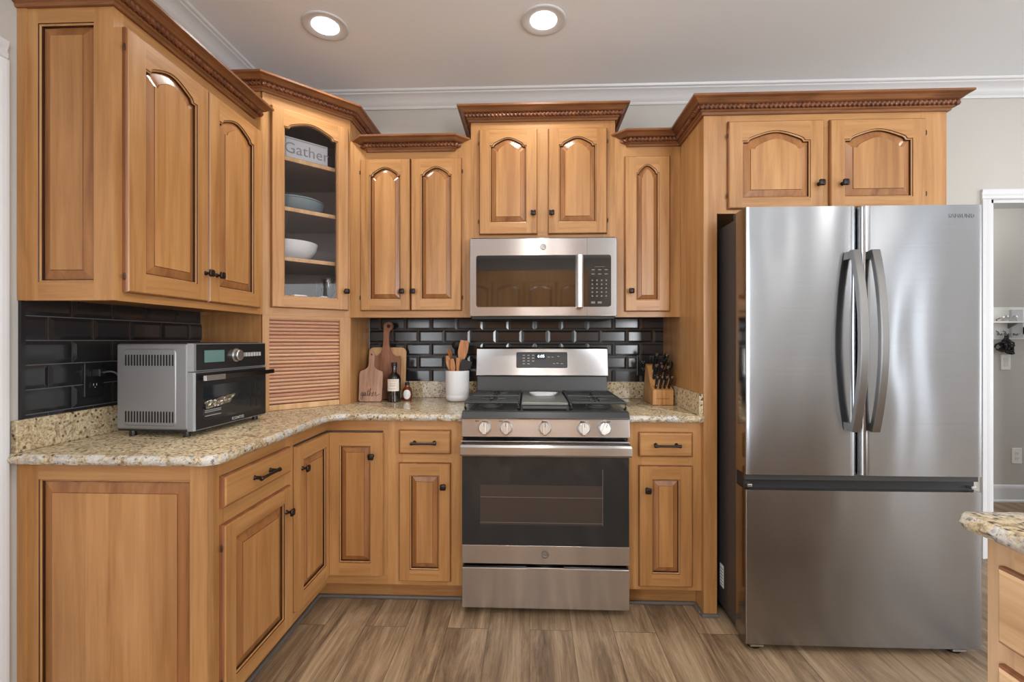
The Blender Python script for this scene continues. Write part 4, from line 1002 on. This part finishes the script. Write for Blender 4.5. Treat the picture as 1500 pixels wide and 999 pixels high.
# walnut with long hooked handle
def curve_pts(ps, n=6):
    return [(p.x, p.z) for p in smooth_path([(x, 0, z) for x, z in ps], n)]
half = [(-.085, .012), (-.085, .235), (-.080, .252), (-.060, .250), (-.035, .262), (-.020, .300), (-.0165, .345), (-.018, .395), (-.018, .425)]
outl = [(-.078, 0)] + half[0:2] + curve_pts(half[1:], 4)
hook = curve_pts([(-.018, .425), (-.012, .443), (.010, .452), (.030, .446), (.038, .428), (.032, .410), (.020, .400), (.016, .385), (.016, .345), (.022, .300), (.040, .265), (.070, .248), (.085, .252), (.090, .235)], 5)
outl = [(-.078, 0), (-.085, .012), (-.085, .235)] + curve_pts(half[1:], 4)[1:-1] + hook + [(.090, .012), (.083, 0)]
wt = thing('cutting_board', 'walnut cutting board with a long hooked handle, tallest of the leaning boards', 'cutting board', (-.842, -.13, CT))
wf = lean(-.842, -.118, CT+.001, .13)
b = MB(wf); a = b.pts([(x, 0, z) for x, z in outl]); c = b.pts([(x, -.016, z) for x, z in outl]); b.face(a, 'walnut'); b.face(c[::-1], 'walnut'); b.bridge(a, c, 'walnut'); wb = b.build('board', wt, bev=.002)
b = MB(wf @ Matrix.Translation((.012, -.0163, .426))); b.lathe([(.0105, 0), (.0105, .0006)], 0, 0, 'black_matte', 20, xf=Matrix.Rotation(PI/2, 4, 'X')); b.build('hanging_hole', wt)
# small board with lettering
st_ = thing('cutting_board', 'small pinkish paddle board with script lettering, in front of the other boards', 'cutting board', (-.885, -.225, CT))
sf = lean(-.885, -.228, CT+.001, .12)
sh = [(-.055, 0), (-.064, .008), (-.066, .150)] + curve_pts([(-.066, .150), (-.060, .168), (-.040, .176), (-.022, .190), (-.0165, .212), (-.0165, .255), (-.012, .276), (0, .283), (.012, .276), (.0165, .255), (.0165, .212), (.022, .190), (.040, .176), (.060, .168), (.066, .150)], 4) + [(.064, .008), (.055, 0)]
b = MB(sf); a = b.pts([(x, 0, z) for x, z in sh]); c = b.pts([(x, -.014, z) for x, z in sh]); b.face(a, 'acacia'); b.face(c[::-1], 'acacia'); b.bridge(a, c, 'acacia'); sb = b.build('board', st_, bev=.002)
b = MB(sf @ Matrix.Translation((0, -.0143, .262))); b.lathe([(.005, 0), (.005, .0006)], 0, 0, 'black_matte', 14, xf=Matrix.Rotation(PI/2, 4, 'X')); b.build('hanging_hole', st_)
def script(par, mtx, scale, m='ink', r=.0011):
    strokes = [[(-.2, .15), (.0, .3), (.45, 1.0), (.2, 1.15), (-.05, .8), (-.05, .3), (.2, .1), (.45, .5), (.5, 1.0), (.42, -.3), (.2, -.9), (-.1, -.6), (.3, -.1), (.8, .3), (1.1, .95), (.85, 1.1), (.65, .6), (.75, .1), (1.05, .3), (1.2, 1.0), (1.2, .3), (1.4, .1), (1.7, .7), (1.95, 1.9), (1.8, .6), (1.9, .1), (2.15, .4), (2.5, 1.5), (2.6, 2.1), (2.4, 1.9), (2.3, .1), (2.5, .9), (2.8, 1.0), (2.8, .2), (3.0, .1), (3.25, .6), (3.5, 1.0), (3.3, 1.15), (3.15, .5), (3.35, .05), (3.7, .5), (3.9, 1.1), (4.1, .95), (4.1, .3), (4.3, .1), (4.8, .5), (5.2, .6)], [(1.6, 1.3), (2.2, 1.4)]]
    for s_ in strokes:
        b = MB(mtx); b.tube([(p.x*scale, -.0004, p.z*scale) for p in smooth_path([(x-2.4, 0, z) for x, z in s_], 5)], r, m, 5); b.build('lettering', par)
script(st_, sf @ Matrix.Translation((-.002, -.0143, .030)), .0200)
# oil bottle
t = thing('bottle', 'dark olive oil bottle with a cream label and black cap', 'bottle', (-.757, -.213, CT))
bx, by = -.757, -.213
b = MB(); b.lathe([(.033, CT+.0005), (.0365, CT+.004), (.0365, CT+.125), (.035, CT+.138), (.028, CT+.150), (.017, CT+.160), (.0135, CT+.168), (.0135, CT+.192), (.016, CT+.194), (.016, CT+.200), (.013, CT+.201)], bx, by, 'bottle', 28); b.build('glass_body', t, smooth=True)
b = MB(); b.lathe([(.0155, CT+.198), (.0160, CT+.200), (.0160, CT+.216), (.0145, CT+.219)], bx, by, 'black_matte', 20); b.build('cap', t, smooth=True)
def label(par, cx, cy, r, z0, z1, a0, a1, m='label'):
    b = MB(); n = 14; lo = []; hi = []
    for i in range(n+1):
        a = a0+(a1-a0)*i/n; lo.append((cx+r*math.sin(a), cy-r*math.cos(a), z0)); hi.append((cx+r*math.sin(a), cy-r*math.cos(a), z1))
    A = b.pts(lo); B = b.pts(hi); b.bridge(A, B, m, closed=False)
    return b.build('label', par, smooth=True)
lb = label(t, bx, by, .0371, CT+.062, CT+.128, -1.05, 1.05)
for z_, w_ in ((.118, .55), (.104, .45), (.095, .5), (.088, .4), (.074, .5)):
    b = MB(); n = 8; A = b.pts([(bx+.0373*math.sin(a), by-.0373*math.cos(a), CT+z_) for a in [(-w_+2*w_*i/n) for i in range(n+1)]]); B = b.pts([(bx+.0373*math.sin(a), by-.0373*math.cos(a), CT+z_+.0016) for a in [(-w_+2*w_*i/n) for i in range(n+1)]])
    b.bridge(A, B, 'legend_dim', closed=False); b.build('label_print', lb)
# small amber bottle with oval label
t = thing('jar', 'small amber bottle with a round white label beside the oil bottle', 'bottle', (-.700, -.150, CT)); jx, jy = -.700, -.150
b = MB(); b.lathe([(.024, CT+.0005), (.027, CT+.004), (.0275, CT+.050), (.024, CT+.066), (.013, CT+.078), (.012, CT+.088)], jx, jy, 'jar', 24); b.build('glass_body', t, smooth=True)
b = MB(); b.lathe([(.0135, CT+.087), (.0135, CT+.100), (.012, CT+.102)], jx, jy, 'black_matte', 18); b.build('cap', t, smooth=True)
b = MB(); n = 12; A, B = [], []
for i in range(n+1):
    u = -1+2*i/n; a_ = .15+.85*u; hh = .026*math.sqrt(max(0, 1-u*u)); A.append((jx+.0282*math.sin(a_), jy-.0282*math.cos(a_), CT+.036-hh)); B.append((jx+.0282*math.sin(a_), jy-.0282*math.cos(a_), CT+.036+hh))
A = b.pts(A); B = b.pts(B); b.bridge(A, B, 'white', closed=False)
b.build('label', t, smooth=True)
# utensil crock
t = thing('utensil_crock', 'white ceramic utensil crock left of the range', 'crock', (-.406, -.165, CT)); cx, cy = -.410, -.165
b = MB(); b.lathe([(.050, CT+.0005), (.060, CT+.006), (.066, CT+.022), (.0665, CT+.034), (.0655, CT+.036), (.0665, CT+.038), (.0675, CT+.168), (.0675, CT+.172), (.0640, CT+.173), (.0630, CT+.168), (.061, CT+.030), (.03, CT+.012)], cx, cy, 'ceramic', 40); b.build('pot', t, smooth=True, ang=60)
def blade(b, base, tip, side, w0, w1, m, th=.004, n=8, bowl=0):
    """flat-ish head from base to tip"""
    B_, T_ = Vector(base), Vector(tip); d = (T_-B_); s = Vector(side).normalized(); nn = d.cross(s).normalized(); fr_, bk = [], []
    for i in range(n+1):
        u = i/n; w_ = w0+(w1-w0)*u if not callable(w0) else w0(u)
        p = B_+d*u
        fr_.append((p-s*w_+nn*th/2, p+s*w_+nn*th/2)); bk.append((p-s*w_-nn*th/2, p+s*w_-nn*th/2))
    rings = [b.pts([f[0], f[1], k[1], k[0]]) for f, k in zip(fr_, bk)]
    for p, q in zip(rings[:-1], rings[1:]): b.bridge(p, q, m)
    b.face(rings[0][::-1], m); b.face(rings[-1], m)
def utensil(name, label_, foot, tip, m, head):
    b = MB(); f, tp = Vector(foot), Vector(tip); d = tp-f
    hb = f+d*head['at']
    b.tube([tuple(f), tuple(f+d*.5*head['at']), tuple(hb)], .0055, head.get('hm', m), 8)
    if head['k'] == 'blade': blade(b, tuple(hb-d*.02), tp, head['side'], head['w'], None, m, head.get('th', .005))
    elif head['k'] == 'ladle':
        q = head['r']; c = tp
        rings = []
        X = Matrix.Translation(c) @ Matrix.Rotation(head['tilt'], 4, 'X')
        b.lathe([(q*.05, -q*.62), (q*.55, -q*.5), (q*.85, -q*.25), (q, 0), (q*.94, 0), (q*.8, -q*.22), (q*.5, -q*.42), (q*.05, -q*.54)], 0, 0, m, 20, xf=X)
    o = b.build(name, smooth=True, ang=45); tag(o, label_, 'utensil', None); return o
zf = CT+.030
utensil('wooden_spatula', 'broad wooden spatula standing at the right of the crock', (cx-.015, cy+.01, zf), (cx+.042, cy+.0, 1.252), 'spoon', dict(k='blade', at=.60, side=(1, .15, -.1), w=lambda u: .010+.017*min(1, u*2.2)-(.004*max(0, u-.8)*5), th=.006))
utensil('wooden_spoon', 'rounded wooden spoon leaning at the left of the crock', (cx+.020, cy-.01, zf), (cx-.058, cy-.01, 1.165), 'spoon', dict(k='blade', at=.55, side=(1, .5, 0), w=lambda u: .004+.016*math.sin(PI*min(.93, .1+u*.85)), th=.009))
utensil('wooden_turner', 'thin wooden turner seen edge-on leaning left in the crock', (cx+.030, cy+.03, zf), (cx-.052, cy+.006, 1.205), 'spoon', dict(k='blade', at=.66, side=(.35, 1, 0), w=lambda u: .008+.012*u, th=.005))
utensil('wooden_fork', 'small wooden fork with a pale handle in the crock', (cx-.005, cy-.03, zf), (cx-.024, cy-.030, 1.150), 'spoon', dict(k='blade', at=.62, side=(1, 0, 0), w=lambda u: .006+.008*math.sin(PI*min(.95, u)), th=.005))
utensil('ladle', 'black ladle with a round bowl at the back of the crock', (cx+.005, cy+.03, zf), (cx-.006, cy+.050, 1.222), 'black_matte', dict(k='ladle', at=.93, r=.033, tilt=-1.1))
utensil('slotted_spoon', 'black nylon spoon in the middle of the crock', (cx+.015, cy-.015, zf), (cx-.018, cy-.018, 1.165), 'black_matte', dict(k='blade', at=.7, side=(1, .1, 0), w=lambda u: .006+.010*math.sin(PI*min(.95, u)), th=.005))
utensil('wooden_scraper', 'short wooden scraper between the black tools in the crock', (cx+.0, cy-.038, zf), (cx+.012, cy-.042, 1.155), 'spoon', dict(k='blade', at=.66, side=(1, 0, 0), w=lambda u: .006+.006*u, th=.005))
utensil('black_turner', 'black square turner leaning right over the crock rim', (cx-.035, cy-.020, zf), (cx+.062, cy-.034, 1.140), 'black_matte', dict(k='blade', at=.70, side=(1, .0, -.35), w=lambda u: .010+.018*min(1, u*2.5), th=.005))
# spoon rest on the griddle
t_ = MB(); n = 28; rb_, rt_ = [], []
def sr(a): return (.062+.012*math.cos(2*a)+.006*math.cos(3*a+.6))
o_b = t_.pts([(.066+sr(2*PI*i/n)*.85*math.cos(2*PI*i/n), -.36+sr(2*PI*i/n)*.62*math.sin(2*PI*i/n), .9672) for i in range(n)])
o_m = t_.pts([(.066+sr(2*PI*i/n)*math.cos(2*PI*i/n), -.36+sr(2*PI*i/n)*.72*math.sin(2*PI*i/n), .981) for i in range(n)])
o_i = t_.pts([(.066+sr(2*PI*i/n)*.93*math.cos(2*PI*i/n), -.36+sr(2*PI*i/n)*.66*math.sin(2*PI*i/n), .981) for i in range(n)])
o_c = t_.pts([(.066+sr(2*PI*i/n)*.7*math.cos(2*PI*i/n), -.36+sr(2*PI*i/n)*.5*math.sin(2*PI*i/n), .971) for i in range(n)])
t_.face(o_b[::-1], 'ceramic'); t_.bridge(o_b, o_m, 'ceramic'); t_.bridge(o_m, o_i, 'ceramic'); t_.bridge(o_i, o_c, 'ceramic'); t_.face(o_c, 'ceramic')
o = t_.build('spoon_rest', smooth=True, ang=60); tag(o, 'white ceramic spoon rest on the middle griddle of the range', 'spoon rest')

# knife block + knives
t = thing('knife_block', 'slanted wooden knife block on the small counter right of the range', 'knife block', (.705, -.21, CT))
kx0, kx1 = .648, .757
b = MB(); b.prism([(-.305, CT+.0005), (-.305, CT+.080), (-.262, CT+.098), (-.178, CT+.205), (-.150, CT+.212), (-.092, CT+.0005)], kx0, kx1, 'block', axis='x'); b.build('block', t, bev=.003)
b = MB(); b.box(kx0+.02, kx1-.02, -.3056, -.3050, CT+.034, CT+.036, 'groove'); b.build('groove_line', t)
kd = Vector((0, -.62, .785)).normalized()      # handles come out towards the viewer and up
def knife(x, y, z, L, label_, r=.0085, lean_x=0, grp=None, name='kitchen_knife', loop=False):
    t = thing(name, label_, 'knife' if name != 'kitchen_shears' else 'scissors', (x, y, z), grp)
    d = (kd+Vector((lean_x, 0, 0))).normalized(); p = Vector((x, y, z)); r *= 1.22; L *= 1.12
    if loop:
        for s in (-1, 1):
            b = MB(); n = 16; pa = []
            for i in range(n+1):
                a = 2*PI*i/n; pa.append(p+d*(L*.55+L*.42*math.cos(a+PI))+Vector((1, 0, 0))*(s*.013+.012*math.sin(a)*s))
            b.tube([tuple(q) for q in pa], .0045, 'black_matte', 7); b.build('finger_loop', t, smooth=True)
        return t
    b = MB(); b.tube([tuple(p), tuple(p+d*L*.12), tuple(p+d*L*.5), tuple(p+d*L*.86), tuple(p+d*L*.97), tuple(p+d*L)], r, 'black', 10, radii=[r*.75, r*.9, r, r*1.1, r, r*.7], flat=1.25); b.build('handle', t, smooth=True)
    b = MB(); b.tube([tuple(p-d*.004), tuple(p+d*.008)], r*.8, 'silver', 10, flat=1.2); b.build('bolster', t, smooth=True)
    for u in (.3, .72):
        b = MB(TR(*(p+d*L*u))); b.lathe([(r*.36, 0), (r*.36, r*1.32)], 0, 0, 'silver' if u < .5 else 'red', 8, xf=Matrix.Rotation(PI/2, 4, 'X')); b.build('rivet', t)
    b = MB(); b.tube([tuple(p+d*(L-.002)), tuple(p+d*(L+.003))], r*.7, 'silver', 10); b.build('end_cap', t, smooth=True)
    return t
g = 'steak knives in the front row of the block'
for i, x in enumerate((.668, .691, .713, .736)):
    knife(x, -.284, CT+.087, .072, 'slim black steak knife, %s in the front row of four' % ('leftmost', 'second from left', 'third from left', 'rightmost')[i], .0062, (i-1.5)*.03, g)
knife(.672, -.232, CT+.135, .085, 'black paring knife in the middle row, left side of the block', .0085, -.02)
knife(.700, -.232, CT+.135, .080, 'black utility knife in the middle row, centre of the block', .0085, .02)
knife(.728, -.236, CT+.130, .080, 'black utility knife in the middle row, right side of the block', .0085, .05)
knife(.682, -.196, CT+.182, .100, 'tall black chef knife at the top left of the block', .010, -.02)
knife(.716, -.200, CT+.176, .106, 'tall black carving knife leaning right at the top of the block', .010, .14)
knife(.702, -.214, CT+.158, .070, 'short black knife between the two tallest knives', .008, .02)
knife(.744, -.205, CT+.165, .075, 'black looped kitchen shears at the right of the block', name='kitchen_shears', loop=True)

# ================================================================== THINGS INSIDE THE GLASS CABINET
def dloc(q, dep): return (AX+q*R2-dep*R2, AY+q*R2+dep*R2)
def lathe_obj(name, prof, x, y, z, m, n=32, ang=50):
    b = MB(); b.lathe([(r, z+h) for r, h in prof], x, y, m, n); return b.build(name, smooth=True, ang=ang)
# sign on the top shelf
xf = TR(*dloc(.105, .055), 2.1690, PI/4)
t = thing('block_sign', 'whitewashed wooden word sign on the top shelf of the glass cabinet', 'sign', tuple(xf.to_translation()))
b = MB(xf); b.box(0, .225, 0, .022, 0, .112, 'greywood'); b.build('board', t, bev=.002)
b = MB(xf); b.box(.006, .219, -.0015, 0, .006, .010, 'slate'); b.box(.006, .219, -.0015, 0, .102, .106, 'slate'); b.box(.014, .017, -.0015, 0, .01, .102, 'slate'); b.build('border_line', t)
text('Gather', .078, 'slate', t, xf @ Matrix.Translation((.118, -.002, .054)) @ STAND, name='lettering')
# casserole with lid
x, y = dloc(.200, .185)
t = thing('casserole_dish', 'blue-grey lidded casserole dish on the second shelf of the glass cabinet', 'dish', (x, y, 1.9185))
b = MB(); b.lathe([(.095, 1.9185), (.125, 1.925), (.148, 1.955), (.153, 1.978), (.147, 1.980)], x, y, 'blue', 36); b.build('dish', t, smooth=True)
b = MB(); b.lathe([(.155, 1.9805), (.155, 1.986), (.125, 2.000), (.06, 2.010), (.012, 2.012), (.012, 2.018), (.022, 2.022), (.022, 2.028), (.012, 2.031)], x, y, 'blue', 36); b.build('lid', t, smooth=True)
# white bowl
x, y = dloc(.175, .165)
o = lathe_obj('serving_bowl', [(.060, 0), (.062, .004), (.102, .022), (.128, .055), (.136, .092), (.132, .094), (.122, .058), (.094, .028), (.05, .012)], x, y, 1.6685, 'ceramic', 40); tag(o, 'wide white serving bowl on the third shelf of the glass cabinet', 'bowl')
# goblet and tray at the bottom
x, y = dloc(.355, .110)
gob = [(r*1.2, h*1.4) for r, h in [(.030, 0), (.031, .002), (.006, .006), (.0045, .055), (.010, .064), (.028, .085), (.033, .110), (.030, .140), (.0285, .140), (.031, .110), (.026, .087), (.008, .067)]]
o = lathe_obj('wine_glass', gob, x, y, UB+.0185, 'glassware', 24); tag(o, 'clear stemmed glass at the right on the bottom of the glass cabinet', 'glass')
x, y = dloc(.355, .20)
o = lathe_obj('wine_glass', [(.033, 0), (.034, .002), (.006, .006), (.0045, .07), (.012, .08), (.032, .105), (.037, .135), (.033, .175), (.0315, .175), (.035, .135), (.030, .107), (.01, .083)], x, y, UB+.0185, 'glassware', 24); tag(o, 'taller clear stemmed glass behind the first on the cabinet bottom', 'glass')
xf = TR(*dloc(.160, .050), UB+.0185, PI/4)
b = MB(xf); b.box(0, .062, 0, .04, 0, .092, 'white'); o = b.build('small_box', bev=.002); tag(o, 'low white box at the left on the glass cabinet bottom', 'box')
xf = TR(*dloc(.232, .050), UB+.0185, PI/4)
sp5 = []
for i in range(10):
    a = PI/2+i*PI/5; r_ = .050 if i % 2 == 0 else .024; sp5.append((r_*.7*math.cos(a), .0405+r_*math.sin(a)))
b = MB(xf @ Matrix.Translation((.024, 0, 0))); b.prism(sp5, 0, .012, 'white', axis='y'); o = b.build('star_ornament', bev=.001); tag(o, 'small white star ornament on the glass cabinet bottom', 'ornament')
xf = TR(*dloc(.290, .040), UB+.0185, PI/4)
b = MB(xf); b.box(0, .034, 0, .03, 0, .092, 'white'); o = b.build('small_box', bev=.002); tag(o, 'white cube box beside the stemmed glasses on the cabinet bottom', 'box')

# ================================================================== CEILING LIGHTS
def can(x, y, label_, power, grp='recessed ceiling lights'):
    t = thing('recessed_light', label_, 'ceiling light', (x, y, CEIL), grp)
    b = MB(); n = 40
    b.lathe([(.105, CEIL-.0005), (.104, CEIL-.005), (.098, CEIL-.007), (.090, CEIL-.006), (.062, CEIL-.002), (.0605, CEIL-.0015)], x, y, 'trim', n, cap=False); b.build('trim_ring', t, smooth=True, ang=60)
    b = MB(); b.lathe([(.0600, CEIL-.002), (.0600, CEIL-.004), (.045, CEIL-.0045)], x, y, 'lamp', n); b.build('lens', t)
    l = bpy.data.lights.new('can_lamp', 'AREA'); l.shape = 'DISK'; l.size = .11; l.energy = power; l.color = (1, .97, .93); l.spread = math.radians(150) if y > -1 else PI
    o = bpy.data.objects.new('can_lamp', l); COL.objects.link(o); o.parent = t; o.location = (0, 0, -.012)
    return t
can(-.960, -.633, 'recessed ceiling light above the glass corner cabinet, left of the two', 5)
can(.063, -.633, 'recessed ceiling light above the microwave, right of the two', 5)
# further unseen ceiling lights; the rear ones are added to streak the steel
for x, y, p in ((.063, -2.3, 8), (1.4, -2.3, 8), (2.8, -1.2, 6), (2.8, -3.4, 8), (-.06, -5.2, 16), (.46, -5.2, 16), (4.5, -5.2, 16), (3.5, -5.6, 10)):
    can(x, y, 'unseen recessed ceiling light added further back in the room', p)

# ================================================================== ISLAND
IY, IXF = -1.845, .885
ot = [(.856, -1.812), (.856, -3.6), (1.9, -3.6), (1.9, -1.812)]
ot = [(.870, -1.812), (.856, -1.826), (.856, -3.6), (1.9, -3.6), (1.9, -1.812)]
isl = slab('island_countertop', 'speckled granite island countertop at the lower right edge', ot, {0, 1, 4})
t = thing('kitchen_island', 'maple island cabinet with drawers at the lower right corner', 'island', (1.35, -2.7, 0))
body(t, IXF+.019, 1.86, -3.55, IY, .10, BT-.0005, 'isl_v'); b = MB(); b.box(IXF+.08, 1.8, -3.5, IY-.05, 0, .10, 'isl_h'); b.build('toe_kick', t)
xf = TR(IXF, 0, 0, -PI/2)     # local x -> -Y
frame(t, xf, [(-IY, -IY+.05, .10, BT-.0005, 'v'), (-IY+.46, -IY+.53, .10, BT-.0005, 'v'), (-IY+.05, -IY+.46, .82, BT-.0005, 'h'), (-IY+.05, -IY+.46, .635, .70, 'h'), (-IY+.05, -IY+.46, .10, .15, 'h'), (-IY+.53, -IY+1.70, .10, BT-.0005, 'v')], mats=('isl_v', 'isl_h'))
MI = ('isl_v', 'isl_h', 'isl_v')
slab_front(t, xf @ TR(-IY+.033, -.0005, .690), .43, .142, mats=MI)
slab_front(t, xf @ TR(-IY+.033, -.0005, .475), .43, .175, mats=MI); slab_front(t, xf @ TR(-IY+.033, -.0005, .26), .43, .19, mats=MI); slab_front(t, xf @ TR(-IY+.033, -.0005, .12), .43, .12, mats=MI)

# ================================================================== HALL THINGS
HY = .98
def plate(x, z, label_, name, sw):
    if not sw: return outlet(TR(x, HY, z), label_, 'white')
    t = thing(name, label_, 'switch', (x, HY, z)); b = MB(TR(x, HY, z)); b.box(-.036, .036, -.006, 0, -.059, .059, 'white'); b.build('cover_plate', t, bev=.002)
    b = MB(TR(x, HY, z)); b.prism([(-.005, -.032), (-.010, -.030), (-.0065, 0), (-.009, .032), (-.005, .032)], -.016, .016, 'trim', axis='x'); b.build('rocker', t); return t
plate(3.701, 1.083, 'white light switch below the key hooks in the hall', 'light_switch', True)
plate(3.785, .355, 'white wall outlet low on the hall wall', 'wall_outlet', False)
t = thing('entry_shelf', 'white wall rack with a small shelf and key hooks in the hall', 'shelf', (3.75, HY, 1.26))
b = MB(); b.box(3.50, 4.05, HY-.014, HY, 1.26, 1.51, 'white'); b.build('back_board', t, bev=.002)
b = MB(); b.box(3.50, 3.80, HY-.10, HY-.014, 1.385, 1.399, 'white'); b.build('shelf_board', t, bev=.002)
b = MB(); b.prism([(HY-.014, 1.385), (HY-.08, 1.385), (HY-.014, 1.345)], 3.705, 3.72, 'logo_grey', axis='x'); b.build('bracket', t)
b = MB(); b.box(3.715, 3.80, HY-.035, HY-.014, 1.275, 1.49, 'greywood'); b.build('mail_pocket', t, bev=.003)
for x in (3.62, 3.672, 3.735):
    b = MB(); b.tube([(x, HY-.014, 1.325), (x, HY-.03, 1.318), (x, HY-.034, 1.300), (x, HY-.05, 1.292), (x, HY-.058, 1.305)], .004, 'logo_grey', 6)
    b.tube([(x, HY-.030, 1.305), (x-.018, HY-.046, 1.292), (x-.024, HY-.05, 1.308)], .003, 'logo_grey', 6); b.tube([(x, HY-.030, 1.305), (x+.018, HY-.046, 1.292), (x+.024, HY-.05, 1.308)], .003, 'logo_grey', 6)
    b.build('hook', t, smooth=True)
b = MB(); b.box(3.805, 4.02, HY-.06, HY-.014, 1.30, 1.355, 'black_matte'); o = b.build('black_box', bev=.004); tag(recenter(o), 'black flat box at the edge of the hall rack', 'box')
b = MB(); rr_ = random.Random(9)
for k in range(9):
    cx_ = 3.655+rr_.uniform(-.04, .05); cz = 1.225+rr_.uniform(-.045, .03); r_ = rr_.uniform(.016, .034); pa = []
    for i in range(13): a = 2*PI*i/12; pa.append((cx_+r_*math.cos(a), HY-.045+.018*math.sin(a*2+k), cz+r_*1.3*math.sin(a)))
    b.tube(pa, .0065, 'black_matte', 6)
b.tube([(3.672, HY-.045, 1.29), (3.67, HY-.045, 1.22), (3.675, HY-.045, 1.16)], .010, 'black_matte', 6)
o = b.build('key_lanyard', smooth=True); tag(recenter(o), 'tangled black lanyard with keys hanging from the hall hooks', 'lanyard')
t = thing('sunglasses', 'pair of silvery sunglasses on the small hall shelf', 'sunglasses', (3.66, HY-.06, 1.40))
for s in (-1, 1):
    b = MB(TR(3.655+s*.032, HY-.075, 1.420) @ Matrix.Rotation(.5, 4, 'X')); b.lathe([(.026, 0), (.027, .003), (.020, .008)], 0, 0, 'silver', 18, xf=Matrix.Rotation(PI/2, 4, 'X')); b.build('lens', t, smooth=True)
b = MB(); b.tube([(3.595, HY-.07, 1.424), (3.605, HY-.03, 1.412), (3.62, HY-.02, 1.403)], .003, 'chrome_dark', 6); b.tube([(3.71, HY-.07, 1.428), (3.735, HY-.04, 1.412), (3.76, HY-.03, 1.403)], .003, 'chrome_dark', 6); b.build('temple', t, smooth=True)
x, y = 3.66, .80
t = thing('dome_light', 'flush ceiling dome light in the hall, partly hidden by the door frame', 'ceiling light', (x, y, 2.44))
b = MB(); b.lathe([(.10, 2.4395), (.10, 2.415), (.085, 2.41)], x, y, 'handle_steel', 28); b.build('base', t, smooth=True)
b = MB(); b.lathe([(.09, 2.414), (.088, 2.385), (.068, 2.352), (.035, 2.335), (.008, 2.330)], x, y, 'ceramic', 28); b.build('shade', t, smooth=True)
l = bpy.data.lights.new('dome_lamp', 'POINT'); l.energy = 4.5; l.shadow_soft_size = .1; l.color = (1, .97, .93); o = bpy.data.objects.new('dome_lamp', l); COL.objects.link(o); o.location = (x-.1, .55, 2.2)

# ================================================================== HUTCH OPPOSITE (seen only as reflections)
t = thing('hutch_cabinet', 'tall maple hutch opposite the range, seen only in reflections', 'cabinet', (-.2, -6.1, 0))
HYF = -5.95
b = MB(); b.box(-1.2, 1.0, HYF-.4, HYF-.02, 0, 2.45, 'wood_v'); b.build('carcass', t)
for i in range(4):
    x0 = -1.18+i*.545
    xf = TR(x0+.53, HYF-.02, 1.15, PI); door(t, xf, .52, 1.1, st=.06, rb=.06, rise=.05, rt=.05)
    xf = TR(x0+.53, HYF-.02, .12, PI); door(t, xf, .52, .85, st=.06, rb=.06)
